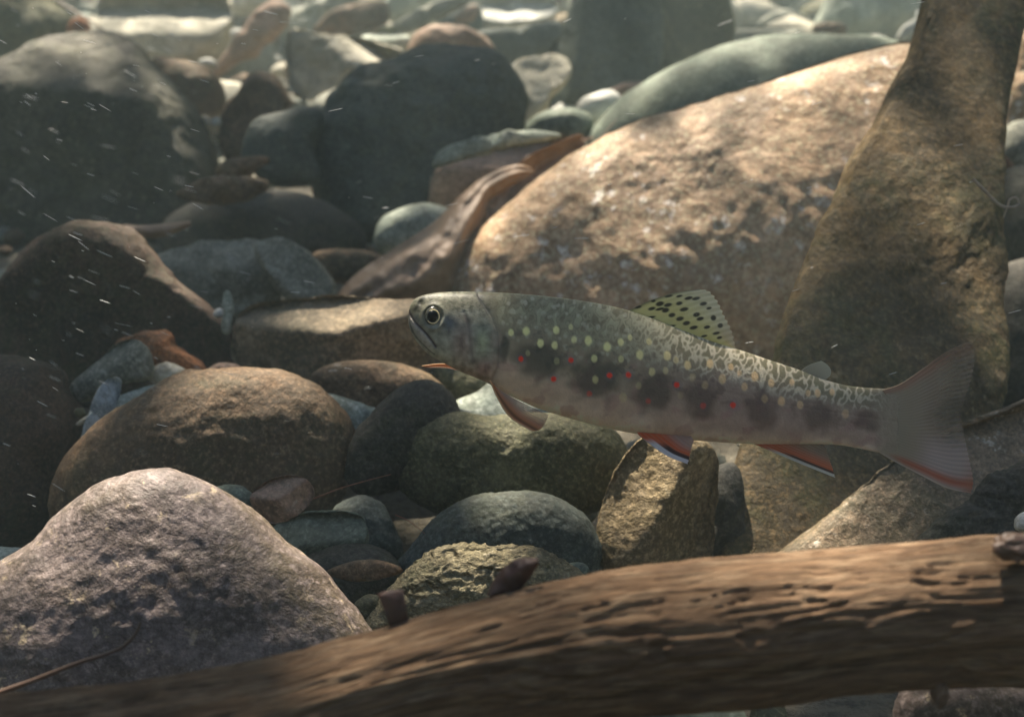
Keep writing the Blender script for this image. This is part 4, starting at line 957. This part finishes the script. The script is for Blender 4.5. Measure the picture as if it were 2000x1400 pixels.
    def rgba(c, a): return np.concatenate([np.clip(c, 0, 1), np.clip(a, 0, 1)[..., None]], 2)

    Z4 = [(690,340,9,5),(790,355,9,4),(930,335,7,4),(990,410,9.5,4.2),(590,400,8,3.5),(760,420,8,5),(840,480,7.5,4.5),(940,525,8.5,4.5),(1145,475,7.5,4.8),(1190,525,8,4),
          (1020,580,8,4.5),(1110,635,9,4),(1275,630,7,3.6),(1355,515,6,6),(1300,395,6,3),(1230,340,8,4),(1140,275,9,3.5),(1045,270,9,3.5),(930,245,7,2.6),(800,245,9,2.6),
          (1440,610,6,5),(1390,705,8,3),(1240,740,7,2.6),(1430,760,6,3),(690,405,10,3),(610,305,5,3),(570,510,12,2.6),(820,620,12,2.6),(1010,750,12,3),(420,380,8,3)]
    spots = [(1180+a/6.364, 540+b_/6.364, rx, ry) for a, b_, rx, ry in Z4]
    def p_dorsal(x, y, s_, t, ray):
        c = lerp((.80, .76, .36), (.74, .74, .56), sstep(.35, 1, t)); c = lerp(c, (.8, .78, .66), .45*np.clip(ray, 0, 1)*sstep(.2, 1, t))
        c = lerp(c, (.62, .52, .12), .6*np.exp(-((t-.15)/.18)**2)*sstep(.3, 1, s_))
        c = lerp(c, (.42, .25, .14), .35*sstep(.55, .8, s_)*sstep(.3, .7, t))
        dk = np.zeros(x.shape)
        a = math.radians(-12)
        for (sx, sy, rx, ry) in spots:
            dx, dy = x-sx, y-sy; u = (dx*math.cos(a)+dy*math.sin(a))/rx; v = (-dx*math.sin(a)+dy*math.cos(a))/ry
            dk = np.maximum(dk, 1-sstep(.65, 1.15, np.hypot(u, v)))
        c = lerp(c, (.025, .022, .015), dk*.95)
        c = lerp(c, (.04, .04, .03), .7*np.exp(-(s_/.03)**2))
        al = .90 - .30*sstep(.5, 1, t) + .1*ray*t
        return rgba(c, np.maximum(al, dk))
    fin('dorsal_fin', [(1218,612),(1300,640),(1370,668),(1425,684)], [(1366,565),(1386,570),(1402,590),(1414,616),(1428,644),(1437,680)],
        [(1218,612),(1262,590),(1318,572),(1366,565)], [(1425,684),(1430,682),(1437,680)], lambda s_, t: 3*np.sin(t*2)+0*s_, p_dorsal, rays=13, notch=3.0)

    def p_tail(x, y, s_, t, ray):
        c = lerp((.46, .385, .27), (.42, .34, .25), sstep(.05, .6, t))  # base lightened in colour to match the light on the rounded body end
        c = lerp(c, (.62, .52, .50), sstep(.52, .75, s_)*.8*sstep(.26, .6, t))
        c = lerp(c, (.50, .43, .40), .40*np.clip(ray, 0, 1)*sstep(.1, .4, t)*(.6+.4*np.sin(s_*40)))
        c = lerp(c, (.05, .05, .06), .5*sstep(.35, .9, t)*np.exp(-((s_-.45)/.10)**2))
        c = lerp(c, (.50, .13, .06), .9*np.exp(-((s_-.945)/.04)**2)*sstep(.02, .3, t))
        c = lerp(c, (.45, .20, .12), .55*np.exp(-((s_-.03)/.05)**2))
        c = lerp(c, (.65, .55, .45), .8*np.exp(-((s_-1)/.018)**2)*(1-sstep(.85, 1, t)))
        c = lerp(c, (.50, .20, .11), .6*sstep(.7, 1, s_)*sstep(.85, 1, t))
        al = 1.0 - .68*sstep(.25, .9, t)*(1-sstep(.6, .8, s_)*.6) + .14*ray*sstep(.1, .4, t)
        al = np.maximum(al, .92*np.exp(-((s_-.96)/.05)**2))
        return rgba(c, al)
    fin('tail_fin', [(1722,762),(1745,800),(1752,830),(1745,860),(1715,882)], [(1893,668),(1904,690),(1898,740),(1882,785),(1877,812),(1884,855),(1895,905),(1901,940),(1897,963)],
        [(1722,762),(1758,750),(1800,722),(1850,686),(1893,668)], [(1715,882),(1745,900),(1795,926),(1850,953),(1897,963)],
        lambda s_, t: -2*t+3*np.sin(s_*3.1)*t, p_tail, basew=9.0, rayh=0.35, rays=31, ns=280, nt_=120, ripple=1.0, notch=1.5)

    def lead(wh, bk, org, tail_c, wlead, a_end, wcol=(.86, .88, .92)):
        def p(x, y, s_, t, ray):
            c = lerp(org, tail_c, sstep(wlead*2.2, .75, s_)); c = lerp(c, (.66, .38, .28), .3*np.clip(ray, 0, 1))
            c = lerp(c, bk, .95*(1-sstep(wlead*1.6, wlead*2.2, s_))*sstep(.25, .5, t))
            c = lerp(c, wcol, (1-sstep(wlead*.85, wlead*1.15, s_))*sstep(.12, .35, t)*wh)
            al = .97 - (.97-a_end)*sstep(.45, .95, s_)
            return rgba(c, np.maximum(al, 1-sstep(0, .25, t)*.6))
        return p
    for sd_, wv in ((1, 26), (-1, -26)):
        pel = fin('pelvic_fin', [(1240,842),(1290,846),(1345,850)], [(1338,903),(1342,890),(1346,872),(1350,858)],
            [(1240,842),(1268,866),(1300,888),(1338,903)], [(1345,850),(1348,854),(1350,858)], lambda s_, t, wv=wv, sd_=sd_: wv+sd_*5*t+0*s_,
            lead(1, (.03, .02, .03), (.78, .18, .06), (.58, .42, .36), .17, .7), rays=9, ns=90, nt_=60, notch=1)
    fin('anal_fin', [(1462,862),(1530,865),(1608,866)], [(1630,932),(1626,915),(1618,892),(1612,872)],
        [(1462,862),(1515,885),(1570,908),(1630,932)], [(1608,866),(1610,869),(1612,872)], lambda s_, t: 3*t+0*s_,
        lead(1, (.05, .02, .02), (.66, .16, .05), (.38, .30, .22), .10, .5, (.74, .74, .66)), rays=11, ns=120, nt_=70, notch=1)
    def p_pec(x, y, s_, t, ray):
        c = lerp((.66, .27, .10), (.42, .30, .22), sstep(.25, .8, s_)); c = lerp(c, (.75, .40, .28), .5*np.clip(ray, 0, 1)*sstep(.2, .6, s_))
        c = lerp(c, (.16, .06, .02), .85*np.exp(-((s_-.22)/.09)**2)*sstep(.05, .2, t))
        c = lerp(c, (.85, .60, .34), .8*(1-sstep(.05, .11, s_)))
        al = .95-.55*sstep(.3, .9, s_)*sstep(.1, .7, t)
        return rgba(c, al)
    fin('pectoral_fin', [(958,742),(965,752),(978,764)], [(1038,838),(1052,836),(1062,826),(1070,808)],
        [(958,742),(972,776),(996,812),(1038,838)], [(978,764),(1015,782),(1050,798),(1070,808)], lambda s_, t: 46+16*t-8*s_, p_pec, rays=11, ns=110, nt_=80)
    fin('pectoral_fin', [(905,722),(912,728),(925,735)], [(818,715),(821,716),(826,717),(832,718)],
        [(905,722),(880,712),(850,711),(818,715)], [(925,735),(900,726),(870,719),(832,718)], lambda s_, t: -44-22*t-6*s_, p_pec, rays=9, ns=80, nt_=60)
    def p_adi(x, y, s_, t, ray):
        return rgba(lerp((.40, .36, .26), (.60, .60, .48), t), .97-.2*t)
    fin('adipose_fin', [(1562,726),(1584,734),(1606,742)], [(1604,705),(1618,712),(1624,722),(1621,734)],
        [(1562,726),(1580,713),(1604,705)], [(1606,742),(1614,740),(1621,734)], 0.0, p_adi, rays=1, ns=50, nt_=30)

    # ---------------- eyes
    def ringm(name, c, rough=0.25, metal=0.0):
        m, t_, b = new_mat(name); b.inputs['Base Color'].default_value = (*c, 1); b.inputs['Roughness'].default_value = rough; b.inputs['Metallic'].default_value = metal
        return m
    m_iris = ringm('iris_dark', (.06, .06, .045)); m_gold = ringm('iris_gold', (.98, .80, .42), .35, .0); m_pupil = ringm('pupil_black', (.002, .002, .002), .25)
    m_pupil.node_tree.nodes['Principled BSDF'].inputs['Specular IOR Level'].default_value = 0.2
    d, f = ico(4)
    def dome(name, cx, cyy, rx, ry, w0, h, m, sg, parent):
        P0 = FP(cx+d[:, 0]*rx, cyy+d[:, 1]*ry, sg*(w0+d[:, 2]*h))
        return mesh_obj(name, P0, f, m, parent, origin=None)
    def ring(name, cx, cyy, r, ry, a0, a1, wd_, w0, m, sg, parent):
        a = np.linspace(a0, a1, 60); th2 = np.linspace(0, 2*math.pi, 10, endpoint=False)
        tw = wd_*np.sin(np.pi*np.linspace(.03, .97, 60))**.5
        rr = r+tw[:, None]*np.cos(th2); X_ = cx+rr*np.cos(a)[:, None]; Y_ = cyy+rr*ry/r*np.sin(a)[:, None]
        Wv = sg*(w0+tw[:, None]*.8*np.sin(th2)+0*X_)
        Vv = FP(X_, Y_, Wv).reshape(-1, 3)
        i = np.arange(59)[:, None]*10+np.arange(10)[None]; j = np.arange(59)[:, None]*10+(np.arange(10)[None]+1) % 10
        return mesh_obj(name, Vv, np.stack([i, i+10, j+10, j], 2).reshape(-1, 4), m, parent)
    for sg in (1, -1):
        wb = float(f_wid(np.array([850.0]))[0])
        e0 = FP(np.array(850.0), np.array(620.0), np.array(sg*(wb-6.0)))
        eye = mesh_obj('eye', FP(850+d[:, 0]*18.5, 620+d[:, 1]*20.5, sg*(wb-8+d[:, 2]*8)), f, m_iris, root, origin=e0)
        def sub(o):
            o.location = tuple(-np.array(eye.matrix_basis.translation) - np.array(root.location)); return o
        for o in (dome('pupil', 847.5, 619.5, 10.6, 11.4, wb-3.0, 5.2, m_pupil, sg, None),
                  ring('iris_ring', 848, 619.5, 12.2, 13.0, -2.2, 2.5, 1.25, wb-.8, m_gold, sg, None),
                  ring('iris_ring', 851, 621, 18.2, 20.5, .1, 2.2, 1.5, wb-6.0, m_gold, sg, None)):
            o.parent = eye; o.location = tuple(-(np.array(root.location)+np.array(eye.location)))
    return root
make_fish()

# ------------------------------------------------------------------ drifting silt flecks
def make_flecks():
    m, t, b = new_mat('drifting_silt'); b.inputs['Base Color'].default_value = (0.85, 0.84, 0.80, 1); b.inputs['Roughness'].default_value = 0.4
    n = 330
    V, Fc = [], []
    th = np.linspace(0, 2*math.pi, 6, endpoint=False)
    for i in range(n):
        left = random.random() < 0.72
        px = random.triangular(-50, 800, 60) if left else random.uniform(500, 2050)
        py = random.uniform(0, 760) if random.random() < 0.85 else random.uniform(600, 1150)
        z = random.choice([random.uniform(0.17, 0.34), random.uniform(0.32, 0.50), random.uniform(0.45, 0.9)])
        # the current sweeps down to the right on the left side and slightly up further right
        a = np.interp(px, [0, 500, 900, 2000], [30, 12, -12, -16]) + random.gauss(0, 7)
        a = math.radians(a)
        L = random.choice([1.2, 3, 6, 8, 11, 15])*random.uniform(.8, 1.4)*min(1.0, .42/z+.3); r = random.uniform(.22, .6)
        if random.random() < 0.04: r *= 1.7
        c = P(px, py, z); k = z/F
        ax = (math.cos(a)*RIGHT - math.sin(a)*UP); sd2 = (math.sin(a)*RIGHT+math.cos(a)*UP)
        base = len(V)*0 + i*14
        ring = [c + ax*k*L*tt + k*r*(math.cos(q)*sd2+math.sin(q)*FWD) for tt in (-.7, .6) for q in th]
        V += [c-ax*k*L] + ring + [c+ax*k*L]
        for q in range(6):
            q2 = (q+1) % 6
            Fc += [(base, base+1+q2, base+1+q), (base+1+q, base+1+q2, base+7+q2), (base+1+q, base+7+q2, base+7+q), (base+13, base+7+q, base+7+q2)]
    tag(mesh_obj('drifting_silt', np.array(V), np.array(Fc), m), kind='stuff')
make_flecks()
